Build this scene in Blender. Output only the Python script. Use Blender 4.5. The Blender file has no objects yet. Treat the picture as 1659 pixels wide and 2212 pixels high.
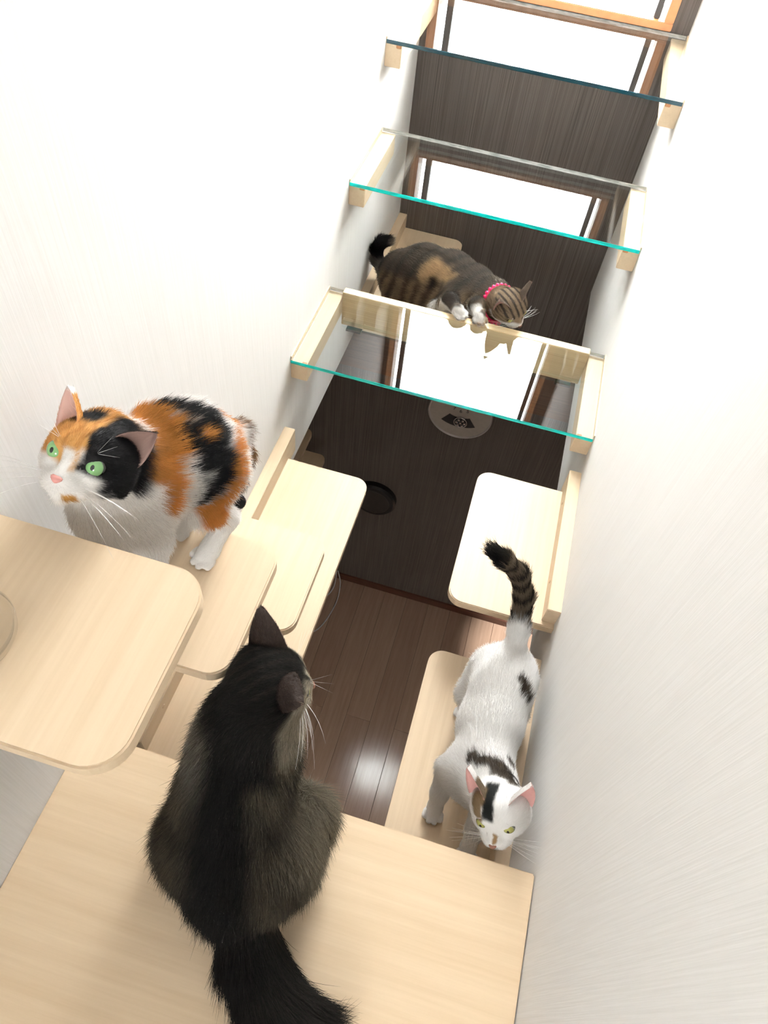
import bpy, bmesh, math, random
import numpy as np
from mathutils import Vector, Matrix

C = bpy.context.scene.collection
SC = bpy.context.scene
H = 4.25                       # height of the photographer's eye above the downstairs floor
rng = np.random.default_rng(7)
random.seed(7)

# ------------------------------------------------------------------ camera
cam_data = bpy.data.cameras.new('camera')
cam = bpy.data.objects.new('camera', cam_data)
C.objects.link(cam)
right = Vector((0.9591, 0.2693, 0.0875))
fwd = Vector((-0.0924, 0.5897, -0.8023))
up = Vector((-0.2676, 0.7614, 0.5904))
cam.matrix_world = Matrix(((right.x, up.x, -fwd.x, 0), (right.y, up.y, -fwd.y, 0), (right.z, up.z, -fwd.z, H), (0, 0, 0, 1)))
cam_data.sensor_fit = 'VERTICAL'
cam_data.sensor_height = 36.0
cam_data.lens = 1554 / 2212 * 36.0
cam_data.clip_start = 0.02
SC.camera = cam

# ------------------------------------------------------------------ sky, added fill lamps, exposure
world = bpy.data.worlds.new('sky')
SC.world = world
world.use_nodes = True
world.node_tree.nodes['Background'].inputs[0].default_value = (1.0, 1.0, 0.985, 1)
world.node_tree.nodes['Background'].inputs[1].default_value = 34.0
SC.view_settings.view_transform = 'Standard'
SC.view_settings.look = 'None'
SC.view_settings.gamma = 1.0
SC.view_settings.use_curve_mapping = False
SC.view_settings.exposure = 0.50
SC.cycles.use_denoising = True
SC.cycles.max_bounces = 10
SC.cycles.diffuse_bounces = 5
SC.cycles.transparent_max_bounces = 24
SC.cycles.sample_clamp_indirect = 8.0

LX, RX = -0.4987, 0.2813       # inner faces of the two white side walls
DX = 2.488                     # dark end wall
ZB = H - 1.65                  # underside of the side walls
ZT = H + 1.35                  # ceiling of the upper floor
BX = -1.7                      # back wall of the upper floor

def area_light(name, loc, size, energy, color=(1, 1, 1), rot=(0, 0, 0)):
    l = bpy.data.lights.new(name, 'AREA')
    l.shape = 'RECTANGLE'; l.size, l.size_y = size
    l.energy = energy; l.color = color
    o = bpy.data.objects.new(name, l)
    o.location = loc; o.rotation_euler = rot
    C.objects.link(o)
    return o

area_light('near_fill_light', (-0.1, -0.55, ZT - 0.10), (0.62, 0.62), 0.8, (1.0, 0.97, 0.93))  # added unseen fill to brighten the near shelves and cats
area_light('hall_fill_light', (-0.1, 1.05, ZT - 0.10), (0.5, 0.5), 1.5, (1.0, 0.985, 0.96))  # added unseen fill above the glass steps
area_light('downstairs_fill_light', (0.2, -0.9, ZB - 0.12), (0.3, 0.3), 22.0, (1.0, 0.93, 0.86))  # added unseen fill to lift the room downstairs
spot = bpy.data.lights.new('floor_fill_beam', 'SPOT'); spot.energy = 420.0; spot.color = (1.0, 0.95, 0.92); spot.spot_size = math.radians(26); spot.spot_blend = 0.7; spot.shadow_soft_size = 0.03
spot_o = bpy.data.objects.new('floor_fill_beam', spot); spot_o.location = (0.95, 2.05, ZB - 0.09); spot_o.rotation_euler = Vector((-0.13, 0.22, -2.5)).to_track_quat('-Z', 'Y').to_euler(); C.objects.link(spot_o)  # added spot that makes the bright patch on the downstairs floor

# ------------------------------------------------------------------ helpers
def link(o, parent=None):
    C.objects.link(o)
    if parent is not None:
        o.parent = parent
    return o

def tag(o, label=None, cat=None, group=None, kind=None):
    if label: o['label'] = label
    if cat: o['category'] = cat
    if group: o['group'] = group
    if kind: o['kind'] = kind
    return o

def empty(name, loc=(0, 0, 0)):
    o = bpy.data.objects.new(name, None)
    o.empty_display_size = 0.05
    o.location = loc
    C.objects.link(o)
    return o

def from_bm(name, bm, mat, parent=None, smooth=False):
    me = bpy.data.meshes.new(name)
    bm.normal_update()
    bm.to_mesh(me); bm.free()
    if smooth:
        me.polygons.foreach_set('use_smooth', [True] * len(me.polygons))
    for m in (mat if isinstance(mat, (list, tuple)) else [mat]):
        me.materials.append(m)
    o = bpy.data.objects.new(name, me)
    link(o)
    if parent is not None:
        o.parent = parent
        o.matrix_parent_inverse = Matrix.Translation(parent.location).inverted()
    return o

def add_box(bm, lo, hi):
    vs = [bm.verts.new((x, y, z)) for z in (lo[2], hi[2]) for y in (lo[1], hi[1]) for x in (lo[0], hi[0])]
    for f in ((0, 2, 3, 1), (4, 5, 7, 6), (0, 1, 5, 4), (2, 6, 7, 3), (0, 4, 6, 2), (1, 3, 7, 5)):
        bm.faces.new([vs[i] for i in f])
    return vs

def bevel(bm, w, seg=2):
    bmesh.ops.bevel(bm, geom=bm.edges[:], offset=w, segments=seg, affect='EDGES', clamp_overlap=True)

def box(name, lo, hi, mat, parent=None, bev=0.0, seg=2):
    bm = bmesh.new(); add_box(bm, lo, hi)
    if bev: bevel(bm, bev, seg)
    return from_bm(name, bm, mat, parent)

def boxes(name, spans, mat, parent=None):
    bm = bmesh.new()
    for lo, hi in spans: add_box(bm, lo, hi)
    return from_bm(name, bm, mat, parent)

def structure(o):
    o['kind'] = 'structure'
    return o

def rounded_plate(name, x0, x1, y0, y1, z0, z1, corners, r, mat, parent, bev=0.0025):
    """Flat board whose named corners (nl nr fl fr: near/far, left/right) are rounded."""
    pts = []
    def arc(cx, cy, a0, a1):
        for i in range(9):
            a = math.radians(a0 + (a1 - a0) * i / 8)
            pts.append((cx + r * math.cos(a), cy + r * math.sin(a)))
    for key, px, py, cx, cy, a0 in (('nr', x1, y0, x1 - r, y0 + r, -90), ('fr', x1, y1, x1 - r, y1 - r, 0),
                                    ('fl', x0, y1, x0 + r, y1 - r, 90), ('nl', x0, y0, x0 + r, y0 + r, 180)):
        if key in corners: arc(cx, cy, a0, a0 + 90)
        else: pts.append((px, py))
    bm = bmesh.new()
    f = bm.faces.new([bm.verts.new((x, y, z0)) for x, y in pts])
    ext = bmesh.ops.extrude_face_region(bm, geom=[f])
    bmesh.ops.translate(bm, verts=[v for v in ext['geom'] if isinstance(v, bmesh.types.BMVert)], vec=(0, 0, z1 - z0))
    bmesh.ops.recalc_face_normals(bm, faces=bm.faces[:])
    if bev:
        es = [e for e in bm.edges if abs(e.verts[0].co.z - e.verts[1].co.z) < 1e-6]
        bmesh.ops.bevel(bm, geom=es, offset=bev, segments=2, affect='EDGES', clamp_overlap=True)
    return from_bm(name, bm, mat, parent)

def tube(bm, pts, radii, seg=8, caps=True):
    pts = [Vector(p) for p in pts]
    if isinstance(radii, (int, float)): radii = [radii] * len(pts)
    rings, n = [], None
    for i, p in enumerate(pts):
        t = (pts[min(i + 1, len(pts) - 1)] - pts[max(i - 1, 0)]).normalized()
        if n is None:
            n = t.orthogonal().normalized()
        else:
            n = (n - t * n.dot(t)).normalized()
        b = t.cross(n)
        rings.append([bm.verts.new(p + (n * math.cos(2 * math.pi * k / seg) + b * math.sin(2 * math.pi * k / seg)) * radii[i]) for k in range(seg)])
    for a, b in zip(rings, rings[1:]):
        for k in range(seg):
            bm.faces.new((a[k], a[(k + 1) % seg], b[(k + 1) % seg], b[k]))
    if caps:
        bm.faces.new(rings[0][::-1]); bm.faces.new(rings[-1])

def lathe(bm, prof, seg=48, axis='z', origin=(0, 0, 0)):
    """prof: (radius, height) pairs; height runs along +z or, for a wall piece, towards -y."""
    o = Vector(origin); rings = []
    for r, h in prof:
        ring = []
        for k in range(seg):
            a = 2 * math.pi * k / seg
            ring.append(bm.verts.new(o + (Vector((r * math.cos(a), r * math.sin(a), h)) if axis == 'z' else Vector((r * math.cos(a), -h, r * math.sin(a))))))
        rings.append(ring)
    for a, b in zip(rings, rings[1:]):
        for k in range(seg):
            bm.faces.new((a[k], a[(k + 1) % seg], b[(k + 1) % seg], b[k]))
    bm.faces.new(rings[0][::-1]); bm.faces.new(rings[-1])
    bmesh.ops.recalc_face_normals(bm, faces=bm.faces[:])

# ------------------------------------------------------------------ materials
class NT:
    def __init__(self, name):
        self.m = bpy.data.materials.new(name); self.m.use_nodes = True
        self.t = self.m.node_tree; self.n = self.t.nodes; self.l = self.t.links
        self.b = self.n['Principled BSDF']; self.out = self.n['Material Output']
    def node(self, kind, **kw):
        nd = self.n.new(kind)
        for k, v in kw.items():
            if k.startswith('i_'): nd.inputs[k[2:].replace('_', ' ')].default_value = v
            else: setattr(nd, k, v)
        return nd
    def link(self, a, b): self.l.new(a, b)
    def coords(self, scale, kind='Object', rot=(0, 0, 0)):
        tc = self.node('ShaderNodeTexCoord'); mp = self.node('ShaderNodeMapping')
        mp.inputs['Scale'].default_value = scale; mp.inputs['Rotation'].default_value = rot
        self.link(tc.outputs[kind], mp.inputs['Vector'])
        return mp.outputs['Vector']
    def noise(self, vec, scale=1.0, detail=4.0, rough=0.55):
        nz = self.node('ShaderNodeTexNoise')
        nz.inputs['Scale'].default_value = scale; nz.inputs['Detail'].default_value = detail; nz.inputs['Roughness'].default_value = rough
        self.link(vec, nz.inputs['Vector'])
        return nz.outputs['Fac']
    def ramp(self, fac, stops):
        r = self.node('ShaderNodeValToRGB'); e = r.color_ramp.elements
        while len(e) < len(stops): e.new(0.5)
        for el, (p, c) in zip(e, stops): el.position = p; el.color = (*c, 1)
        self.link(fac, r.inputs['Fac'])
        return r.outputs['Color']
    def math(self, op, a, b=None):
        m = self.node('ShaderNodeMath', operation=op)
        for i, v in enumerate((a, b)):
            if v is None: continue
            if isinstance(v, (int, float)): m.inputs[i].default_value = v
            else: self.link(v, m.inputs[i])
        return m.outputs[0]
    def bump(self, fac, strength, dist=0.001):
        b = self.node('ShaderNodeBump'); b.inputs['Strength'].default_value = strength; b.inputs['Distance'].default_value = dist
        self.link(fac, b.inputs['Height']); self.link(b.outputs['Normal'], self.b.inputs['Normal'])

def plain(name, col, rough=0.5, metal=0.0):
    t = NT(name)
    nz = t.noise(t.coords((60, 60, 60)), 1.0, 3)
    c = t.ramp(nz, [(0.3, tuple(v * 0.93 for v in col)), (0.7, tuple(min(1, v * 1.05) for v in col))])
    t.link(c, t.b.inputs['Base Color'])
    t.b.inputs['Roughness'].default_value = rough; t.b.inputs['Metallic'].default_value = metal
    return t.m

def wood(name, light, dark, grain=(55, 2.2, 55), rough=0.42, bump=0.08):
    t = NT(name)
    v = t.coords(grain)
    n1 = t.noise(v, 1.0, 6, 0.6)
    v2 = t.coords(tuple(g * 3.5 for g in grain)); n2 = t.noise(v2, 1.0, 3, 0.5)
    mix = t.math('ADD', t.math('MULTIPLY', n1, 0.65), t.math('MULTIPLY', n2, 0.35))
    c = t.ramp(mix, [(0.32, dark), (0.68, light)])
    t.link(c, t.b.inputs['Base Color'])
    t.b.inputs['Roughness'].default_value = rough
    t.bump(n2, bump, 0.0006)
    return t.m

def streak_wall(name, a, b, dens=(190, 190, 3.0), bump=0.35, rough=0.8, dist=0.0012, lo=0.38, hi=0.62, w2=0.2):
    t = NT(name)
    n1 = t.noise(t.coords(dens), 1.0, 4, 0.6)
    n2 = t.noise(t.coords((14, 14, 1.2)), 1.0, 3, 0.5)
    mix = t.math('ADD', t.math('MULTIPLY', n1, 1.0 - w2), t.math('MULTIPLY', n2, w2))
    t.link(t.ramp(mix, [(lo, a), (hi, b)]), t.b.inputs['Base Color'])
    t.b.inputs['Roughness'].default_value = rough
    t.bump(n1, bump, dist)
    return t.m

def clear(name, tint=(1, 1, 1), f0=0.045, glossy=(1, 1, 1), rough=0.0):
    """Clear pane: passes light straight on, mirrors by the angle of view (Schlick)."""
    t = NT(name); t.n.remove(t.b)
    g = t.node('ShaderNodeNewGeometry'); vm = t.node('ShaderNodeVectorMath', operation='DOT_PRODUCT')
    t.link(g.outputs['Incoming'], vm.inputs[0]); t.link(g.outputs['Normal'], vm.inputs[1])
    c = t.math('SUBTRACT', 1.0, t.math('ABSOLUTE', vm.outputs['Value']))
    fr = t.math('ADD', f0, t.math('MULTIPLY', t.math('POWER', c, 5.0), 1 - f0))
    tr = t.node('ShaderNodeBsdfTransparent'); tr.inputs['Color'].default_value = (*tint, 1)
    gl = t.node('ShaderNodeBsdfGlossy'); gl.inputs['Color'].default_value = (*glossy, 1); gl.inputs['Roughness'].default_value = rough
    mx = t.node('ShaderNodeMixShader')
    t.link(fr, mx.inputs[0]); t.link(tr.outputs[0], mx.inputs[1]); t.link(gl.outputs[0], mx.inputs[2])
    t.link(mx.outputs[0], t.out.inputs['Surface'])
    return t.m

M = {}
M['white_wall'] = streak_wall('white_wallpaper', (0.80, 0.79, 0.77), (0.85, 0.84, 0.825), (420, 420, 7.0), 0.22, 0.75, 0.0008)
M['dark_wall'] = streak_wall('dark_grasscloth', (0.060, 0.049, 0.043), (0.17, 0.145, 0.128), (700, 700, 2.4), 0.4, 0.7, lo=0.36, hi=0.70, w2=0.06)
M['ceiling'] = plain('white_ceiling', (0.82, 0.81, 0.79), 0.8)
M['room_wall'] = plain('beige_plaster', (0.35, 0.31, 0.27), 0.85)
M['maple'] = wood('pale_maple', (0.73, 0.585, 0.415), (0.65, 0.505, 0.34))
M['maple_side'] = wood('pale_maple_crosswise', (0.70, 0.555, 0.385), (0.615, 0.47, 0.31), (2.2, 55, 55))
M['maple_edge'] = wood('maple_edge_band', (0.66, 0.50, 0.34), (0.58, 0.43, 0.28), (30, 30, 60))
M['pine'] = wood('fine_grained_pine', (0.84, 0.70, 0.45), (0.58, 0.42, 0.22), (0.8, 60, 420), 0.5, 0.2)
M['brown_wood'] = wood('brown_beam_wood', (0.17, 0.085, 0.045), (0.085, 0.04, 0.022), (1.5, 60, 170), 0.4)
M['orange_wood'] = wood('orange_window_wood', (0.52, 0.25, 0.11), (0.40, 0.17, 0.07), (12, 12, 12), 0.35)
M['red_wood'] = wood('red_brown_baseboard', (0.12, 0.045, 0.025), (0.07, 0.026, 0.016), (3, 60, 60), 0.35)
M['plank'] = wood('floor_plank_oak', (0.44, 0.31, 0.225), (0.32, 0.215, 0.15), (38, 1.6, 38), 0.14, 0.03)
M['plank_b'] = wood('floor_plank_oak_darker', (0.40, 0.275, 0.20), (0.29, 0.19, 0.132), (38, 1.6, 38), 0.14, 0.03)
M['subfloor'] = plain('subfloor', (0.05, 0.03, 0.02), 0.7)
M['sash'] = plain('dark_sash', (0.035, 0.032, 0.03), 0.4)
M['sash_white'] = plain('white_sash', (0.8, 0.8, 0.8), 0.4)
M['glass'] = clear('clear_glass', (0.985, 1.0, 0.998))
M['pane'] = clear('window_glass', (1, 1, 1), 0.02)
M['acrylic'] = clear('clear_acrylic', (0.97, 0.965, 0.95), 0.06, rough=0.12)
def edge_mat(name, col, spec_tr):
    t = NT(name)
    nz = t.noise(t.coords((30, 9, 200)), 1.0, 3)
    t.link(t.ramp(nz, [(0.35, tuple(v * 0.6 for v in col)), (0.65, tuple(min(1, v * 1.25) for v in col))]), t.b.inputs['Base Color'])
    t.b.inputs['Roughness'].default_value = 0.12
    t.b.inputs['Transmission Weight'].default_value = spec_tr
    return t.m
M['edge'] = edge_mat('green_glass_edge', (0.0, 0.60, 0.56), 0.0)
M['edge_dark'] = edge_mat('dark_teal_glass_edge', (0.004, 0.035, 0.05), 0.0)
M['edge_far'] = edge_mat('pale_glass_edge', (0.82, 0.90, 0.88), 0.0)
M['black'] = plain('black_plastic', (0.008, 0.008, 0.010), 0.45)
M['hinge'] = plain('dark_bracket_metal', (0.05, 0.04, 0.03), 0.4, 0.6)
M['clock_face'] = plain('clock_face_cream', (0.42, 0.38, 0.33), 0.5)
M['clock_rim'] = plain('clock_rim_silver', (0.55, 0.52, 0.50), 0.3, 0.3)
M['crystal'] = plain('pendulum_crystal', (0.55, 0.55, 0.57), 0.08, 0.9)
M['white_plastic'] = plain('white_plastic', (0.55, 0.55, 0.55), 0.4)
M['added_lamp_white'] = plain('added_lamp_white', (0.8, 0.8, 0.8), 0.5)

# ------------------------------------------------------------------ structure
WX0, WX1, WZ0, WZ1 = -0.462, 0.206, H - 0.752, H + 0.62     # window opening
DT = 0.14                                                    # end wall thickness
wf = boxes('wall_far', [((-2.4, DX, 0), (2.2, DX + DT, WZ0)), ((-2.4, DX, WZ1), (2.2, DX + DT, ZT)),
                        ((-2.4, DX, WZ0), (WX0, DX + DT, WZ1)), ((WX1, DX, WZ0), (2.2, DX + DT, WZ1))], M['dark_wall'])
structure(wf)
structure(box('wall_left', (LX - 0.10, BX, ZB), (LX, DX, ZT), M['white_wall']))
structure(box('wall_right', (RX, BX, ZB), (RX + 0.10, DX, ZT), M['white_wall']))
BW = (-0.33, 0.11, H - 0.38, H + 0.02)                       # added opening behind the camera, unseen, lets in fill light
structure(boxes('wall_back', [((LX - 0.10, BX - 0.1, ZB), (RX + 0.10, BX, BW[2])), ((LX - 0.10, BX - 0.1, BW[3]), (RX + 0.10, BX, ZT)),
                              ((LX - 0.10, BX - 0.1, BW[2]), (BW[0], BX, BW[3])), ((BW[1], BX - 0.1, BW[2]), (RX + 0.10, BX, BW[3]))], M['white_wall']))
structure(box('added_back_window', (BW[0], BX - 0.06, BW[2]), (BW[1], BX - 0.055, BW[3]), M['pane']))  # pane of the added fill opening, out of view
structure(box('ceiling', (LX - 0.10, BX - 0.1, ZT), (RX + 0.10, DX + DT, ZT + 0.1), M['ceiling']))
structure(boxes('ceiling_downstairs', [((-2.4, -1.9, ZB), (LX - 0.10, DX, ZB + 0.12)), ((RX + 0.10, -1.9, ZB), (2.2, DX, ZB + 0.12)),
                                       ((LX - 0.10, -1.9, ZB - 0.02), (RX + 0.10, -0.45, ZB))], M['ceiling']))
structure(box('wall_left_downstairs', (-1.15, -1.9, 0), (-1.05, DX, ZB), M['room_wall']))
structure(box('wall_right_downstairs', (1.5, -1.9, 0), (1.6, DX, ZB), M['room_wall']))
structure(box('wall_back_downstairs', (-1.15, -2.0, 0), (1.6, -1.9, ZB), M['room_wall']))
bb = box('baseboard_far', (-1.05, DX - 0.012, 0.0), (1.5, DX, 0.062), M['red_wood']); structure(bb)
# floor: individual planks, running along the view
fl = box('floor', (-1.15, -1.9, -0.06), (1.6, DX, -0.012), M['subfloor']); structure(fl)
plank_meshes = []
for mk in ('plank', 'plank_b'):
    for ln in (0.909, 1.818):
        bm = bmesh.new(); add_box(bm, (0.0008, 0.0008, -0.012), (0.1502, ln - 0.0008, 0.0))
        bevel(bm, 0.0012, 1)
        me = bpy.data.meshes.new('plank'); bm.to_mesh(me); bm.free(); me.materials.append(M[mk])
        plank_meshes.append((ln, me))
ncol = 0
x = -1.05
while x < 1.49:
    y = DX - 0.0 - (0.909 if ncol % 2 else 1.818)
    first = True
    while y > -1.6:
        ln, me = random.choice([p for p in plank_meshes if abs(p[0] - ((0.909 if ncol % 2 else 1.818) if first else 1.818)) < 1e-3])
        o = bpy.data.objects.new('plank', me); o.location = (x, y, 0)
        link(o, fl)
        first = False
        y -= 1.818
    x += 0.151; ncol += 1

# window: orange wood frame, dark sash with narrow side lights
win = empty('window_1', ((WX0 + WX1) / 2, DX, WZ0)); structure(win)
fw = 0.034
for lo, hi in (((WX0 - 0.014, DX - 0.014, WZ0 - 0.016), (WX1 + 0.022, DX + 0.022, WZ0 + 0.004)),
               ((WX0 - 0.014, DX - 0.014, WZ1 - 0.01), (WX1 + 0.022, DX + 0.022, WZ1 + 0.022)),
               ((WX0 - 0.014, DX - 0.014, WZ0 + 0.004), (WX0 + 0.012, DX + 0.022, WZ1 - 0.01)),
               ((WX1 - 0.004, DX - 0.014, WZ0 + 0.004), (WX1 + 0.022, DX + 0.022, WZ1 - 0.01))):
    box('window_frame', lo, hi, M['orange_wood'], win, 0.002)
for lo, hi in (((-0.426, DX + 0.002, WZ0 + 0.004), (-0.406, DX + 0.03, WZ1 - 0.01)), ((0.170, DX + 0.002, WZ0 + 0.004), (0.187, DX + 0.03, WZ1 - 0.01))):
    box('window_sash', lo, hi, M['sash'], win, 0.002)
box('window_pane', (WX0 + 0.012, DX + 0.012, WZ0 + 0.004), (WX1 - 0.004, DX + 0.016, WZ1 - 0.01), M['pane'], win)

# added lamp bodies around the fill lights, all out of frame
def added_ceiling_lamp(name, x, y, z, r, label):
    t = empty(name, (x, y, z)); tag(t, label, 'lamp')
    bm = bmesh.new(); lathe(bm, [(r, 0), (r, -0.05), (r * 0.94, -0.075), (0.02, -0.08)], 40, 'z', (x, y, z)); from_bm('added_lamp_housing', bm, M['added_lamp_white'], t)
added_ceiling_lamp('added_ceiling_lamp', -0.1, -0.55, ZT, 0.36, 'added unseen round white fill lamp above the near wooden platform')
added_ceiling_lamp('added_ceiling_lamp', -0.1, 1.05, ZT, 0.28, 'added unseen smaller round white fill lamp above the glass steps')
added_ceiling_lamp('added_ceiling_lamp', 0.2, -0.9, ZB - 0.02, 0.2, 'added unseen round white fill lamp in the room downstairs')
added_ceiling_lamp('added_ceiling_lamp', 0.95, 2.05, ZB, 0.06, 'added unseen small white downlight near the dark wall downstairs')

# ------------------------------------------------------------------ wooden shelves
def shelf(name, label, x0, x1, y0, y1, ztop, corners, side, th=0.024, rail=None, group=None, r=0.035, batten=True):
    """A board fixed to a side wall; rail: (y0, y1, height above the board's underside) of the strip screwed to the wall."""
    wall = LX if side == 'left' else RX
    t = empty(name, (wall, (y0 + y1) / 2, H + ztop)); tag(t, label, 'shelf', group)
    rounded_plate('board', x0, x1, y0, y1, H + ztop - th, H + ztop, corners, r, [M['maple']], t)
    s = 1 if side == 'left' else -1
    a, b = sorted((wall, wall + s * 0.03))
    if rail:
        box('wall_rail', (a, rail[0], H + ztop - th), (b, rail[1], H + ztop + rail[2]), M['maple'], t, 0.0015)
        for yy in (rail[0] + 0.09, rail[1] - 0.09):
            bm = bmesh.new(); cx = wall + s * 0.0305
            bmesh.ops.create_cone(bm, cap_ends=True, segments=12, radius1=0.005, radius2=0.004, depth=0.002,
                                  matrix=Matrix.Translation((cx, yy, H + ztop + rail[2] * 0.5)) @ Matrix.Rotation(math.pi / 2, 4, 'Y'))
            from_bm('screw_cap', bm, M['maple_edge'], t)
    elif batten:
        box('wall_batten', (a, y0 + 0.015, H + ztop - th - 0.045), (b, y1 - 0.015, H + ztop - th), M['maple'], t, 0.0015)
    return t

GL = 'pale wooden cat steps on the left wall'
GR = 'pale wooden cat steps on the right wall'
shelf('wall_shelf', 'topmost pale wooden shelf on the left wall, bare board nearest the camera', LX, -0.236, 0.135, 0.366, -0.70, ('nr', 'fr'), 'left', group=GL, r=0.042)
shelf('wall_shelf', 'pale wooden shelf on the left wall that the calico cat stands on', LX, -0.240, 0.348, 0.577, -0.95, ('nr', 'fr'), 'left', group=GL)
shelf('wall_shelf', 'brightly lit small wooden shelf just below the one under the calico cat', LX, -0.228, 0.566, 0.792, -1.22, ('nr', 'fr'), 'left', group=GL)
shelf('long_wall_shelf', 'long pale wooden shelf with a wall rail, lowest on the left wall', LX, -0.238, 0.36, 1.195, -1.505, ('nr', 'fr'), 'left', rail=(0.36, 1.25, 0.060), group=GL)
shelf('wall_shelf', 'pale wooden shelf with wall rail under the tabby cat, against the dark wall', LX, -0.238, 1.87, 2.487, -1.565, ('nr', 'fr'), 'left', rail=(1.87, 2.487, 0.055), group=GL)
shelf('wall_shelf', 'brightly lit pale wooden shelf on the right wall behind the white cat\'s tail', 0.036, RX, 0.838, 1.235, -1.39, ('nl', 'fl'), 'right', rail=(0.85, 1.265, 0.052), group=GR)
shelf('wall_shelf', 'pale wooden shelf low on the right wall that the white cat walks on', 0.036, RX, 0.12, 0.782, -1.525, ('nl', 'fl'), 'right', rail=(0.14, 0.80, 0.055), group=GR)
# big near platform between the walls
pf = empty('platform', (LX, 0, H - 1.24)); tag(pf, 'wide pale wooden platform between the walls with the long-haired cat on it', 'platform')
box('board', (LX + 0.001, -0.62, H - 1.268), (RX - 0.002, 0.301, H - 1.24), M['maple_side'], pf, 0.002)
box('wall_batten', (LX, -0.6, H - 1.318), (LX + 0.03, 0.10, H - 1.268), M['maple'], pf, 0.0015)
box('wall_batten', (RX - 0.03, -0.6, H - 1.318), (RX, 0.10, H - 1.268), M['maple'], pf, 0.0015)

# ------------------------------------------------------------------ glass steps
def glass_step(label, y0, y1, ztop, edge, apron=False):
    z = H + ztop; th = 0.010
    t = empty('glass_step', (-0.11, (y0 + y1) / 2, z)); tag(t, label, 'glass shelf', 'glass steps spanning the two white walls')
    bm = bmesh.new(); add_box(bm, (LX + 0.004, y0, z - th), (RX - 0.004, y1, z)); bevel(bm, 0.0008, 1)
    for f in bm.faces: f.material_index = 1 if abs(f.normal.z) < 0.5 else 0
    bm.normal_update()
    for f in bm.faces: f.material_index = 0 if abs(f.normal.z) > 0.9 else (1 if f.normal.y < -0.3 else (2 if abs(f.normal.x) < 0.5 else 0))
    g = from_bm('glass_panel', bm, [M['glass'], edge, M['edge_far']], t); g['label'] = 'clear glass panel with a green front edge'
    for sx, wall in ((1, LX), (-1, RX)):
        a, b = sorted((wall, wall + sx * 0.044))
        sup = box('side_bracket', (a, y0 + 0.012, z - th - 0.060), (b, y1, z - th - 0.002), M['maple'], t, 0.0015)
        a, b = sorted((wall, wall + sx * 0.0035))
        box('bracket_lip', (a, y0 + 0.012, z - th - 0.002), (b, y1, z + 0.002), M['maple'], sup)
        cx = wall + sx * 0.036
        bm = bmesh.new(); add_box(bm, (cx - 0.007, y0 + 0.010, z - th - 0.012), (cx + 0.007, y0 + 0.020, z - th - 0.001))
        bevel(bm, 0.002, 1); from_bm('glass_clip', bm, M['orange_wood'], sup)
    if apron:
        ap = box('back_board', (LX + 0.044, y1 - 0.014, z - th - 0.098), (RX - 0.044, y1 + 0.012, z + 0.001), M['pine'], t, 0.0015)
        ap['label'] = 'fine-grained pale board under the far edge of the glass'
        for cx in (LX + 0.085, RX - 0.085):
            box('metal_plate', (cx - 0.022, y1 - 0.030, z - th - 0.104), (cx + 0.022, y1 - 0.004, z - th - 0.098), M['hinge'], ap)
    return t
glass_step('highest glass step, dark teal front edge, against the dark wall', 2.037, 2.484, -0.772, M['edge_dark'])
glass_step('middle glass step with a bright turquoise front edge', 1.755, 2.080, -1.0156, M['edge'])
glass_step('lowest glass step, under the tabby cat\'s nose, above the wall clock', 1.293, 1.615, -1.246, M['edge'], True)

# ------------------------------------------------------------------ things on the dark wall and downstairs
ck = empty('wall_clock', (-0.093, DX, H - 2.44)); tag(ck, 'round cream wall clock with a pendulum window on the dark wall below the glass', 'clock')
cc = (-0.093, DX, H - 2.44); cr = 0.156
bm = bmesh.new(); lathe(bm, [(cr, 0.001), (cr, 0.022), (cr - 0.003, 0.026), (cr - 0.007, 0.026), (cr - 0.009, 0.016)], 72, 'y', cc); from_bm('clock_rim', bm, M['clock_rim'], ck, True)
bm = bmesh.new(); lathe(bm, [(cr - 0.008, 0.015), (cr - 0.008, 0.018)], 72, 'y', cc); face = from_bm('clock_face', bm, M['clock_face'], ck)
dc = (cc[0], cc[2] + 0.085)                                     # centre of the numeral ring
for n in range(1, 13):
    cu = bpy.data.curves.new('numeral', 'FONT'); cu.body = str(n); cu.size = 0.027; cu.align_x = 'CENTER'; cu.align_y = 'CENTER'; cu.extrude = 0.0006
    tmp = bpy.data.objects.new('numeral_text', cu); C.objects.link(tmp)
    bpy.context.view_layer.update()
    me = bpy.data.meshes.new_from_object(tmp.evaluated_get(bpy.context.evaluated_depsgraph_get()))
    bpy.data.objects.remove(tmp); bpy.data.curves.remove(cu)
    a = math.radians(90 - 30 * n)
    me.transform(Matrix.Translation((dc[0] + 0.064 * math.cos(a), DX - 0.0192, dc[1] + 0.064 * math.sin(a))) @ Matrix.Rotation(math.pi / 2, 4, 'X'))
    me.name = 'numeral'; me.materials.clear(); me.materials.append(M['black'])
    o = bpy.data.objects.new('numeral', me); link(o, face)
    o.matrix_parent_inverse = (Matrix.Translation(ck.location) @ face.matrix_parent_inverse).inverted()
for ang, ln, w in ((60, 0.05, 0.005), (115, 0.07, 0.0035)):
    bm = bmesh.new(); a = math.radians(ang)
    tube(bm, [(dc[0], DX - 0.0215, dc[1]), (dc[0] + ln * math.cos(a), DX - 0.0215, dc[1] + ln * math.sin(a))], w * 0.5, 6); from_bm('clock_hand', bm, M['black'], ck)
bm = bmesh.new(); pts = []                                      # ring sector: pendulum window
for i in range(15):
    a = math.radians(-90 - 30 + 60 * i / 14); pts.append((dc[0] + 0.168 * math.cos(a), dc[1] + 0.168 * math.sin(a)))
for i in range(15):
    a = math.radians(-90 + 27 - 54 * i / 14); pts.append((dc[0] + 0.108 * math.cos(a), dc[1] + 0.108 * math.sin(a)))
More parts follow.
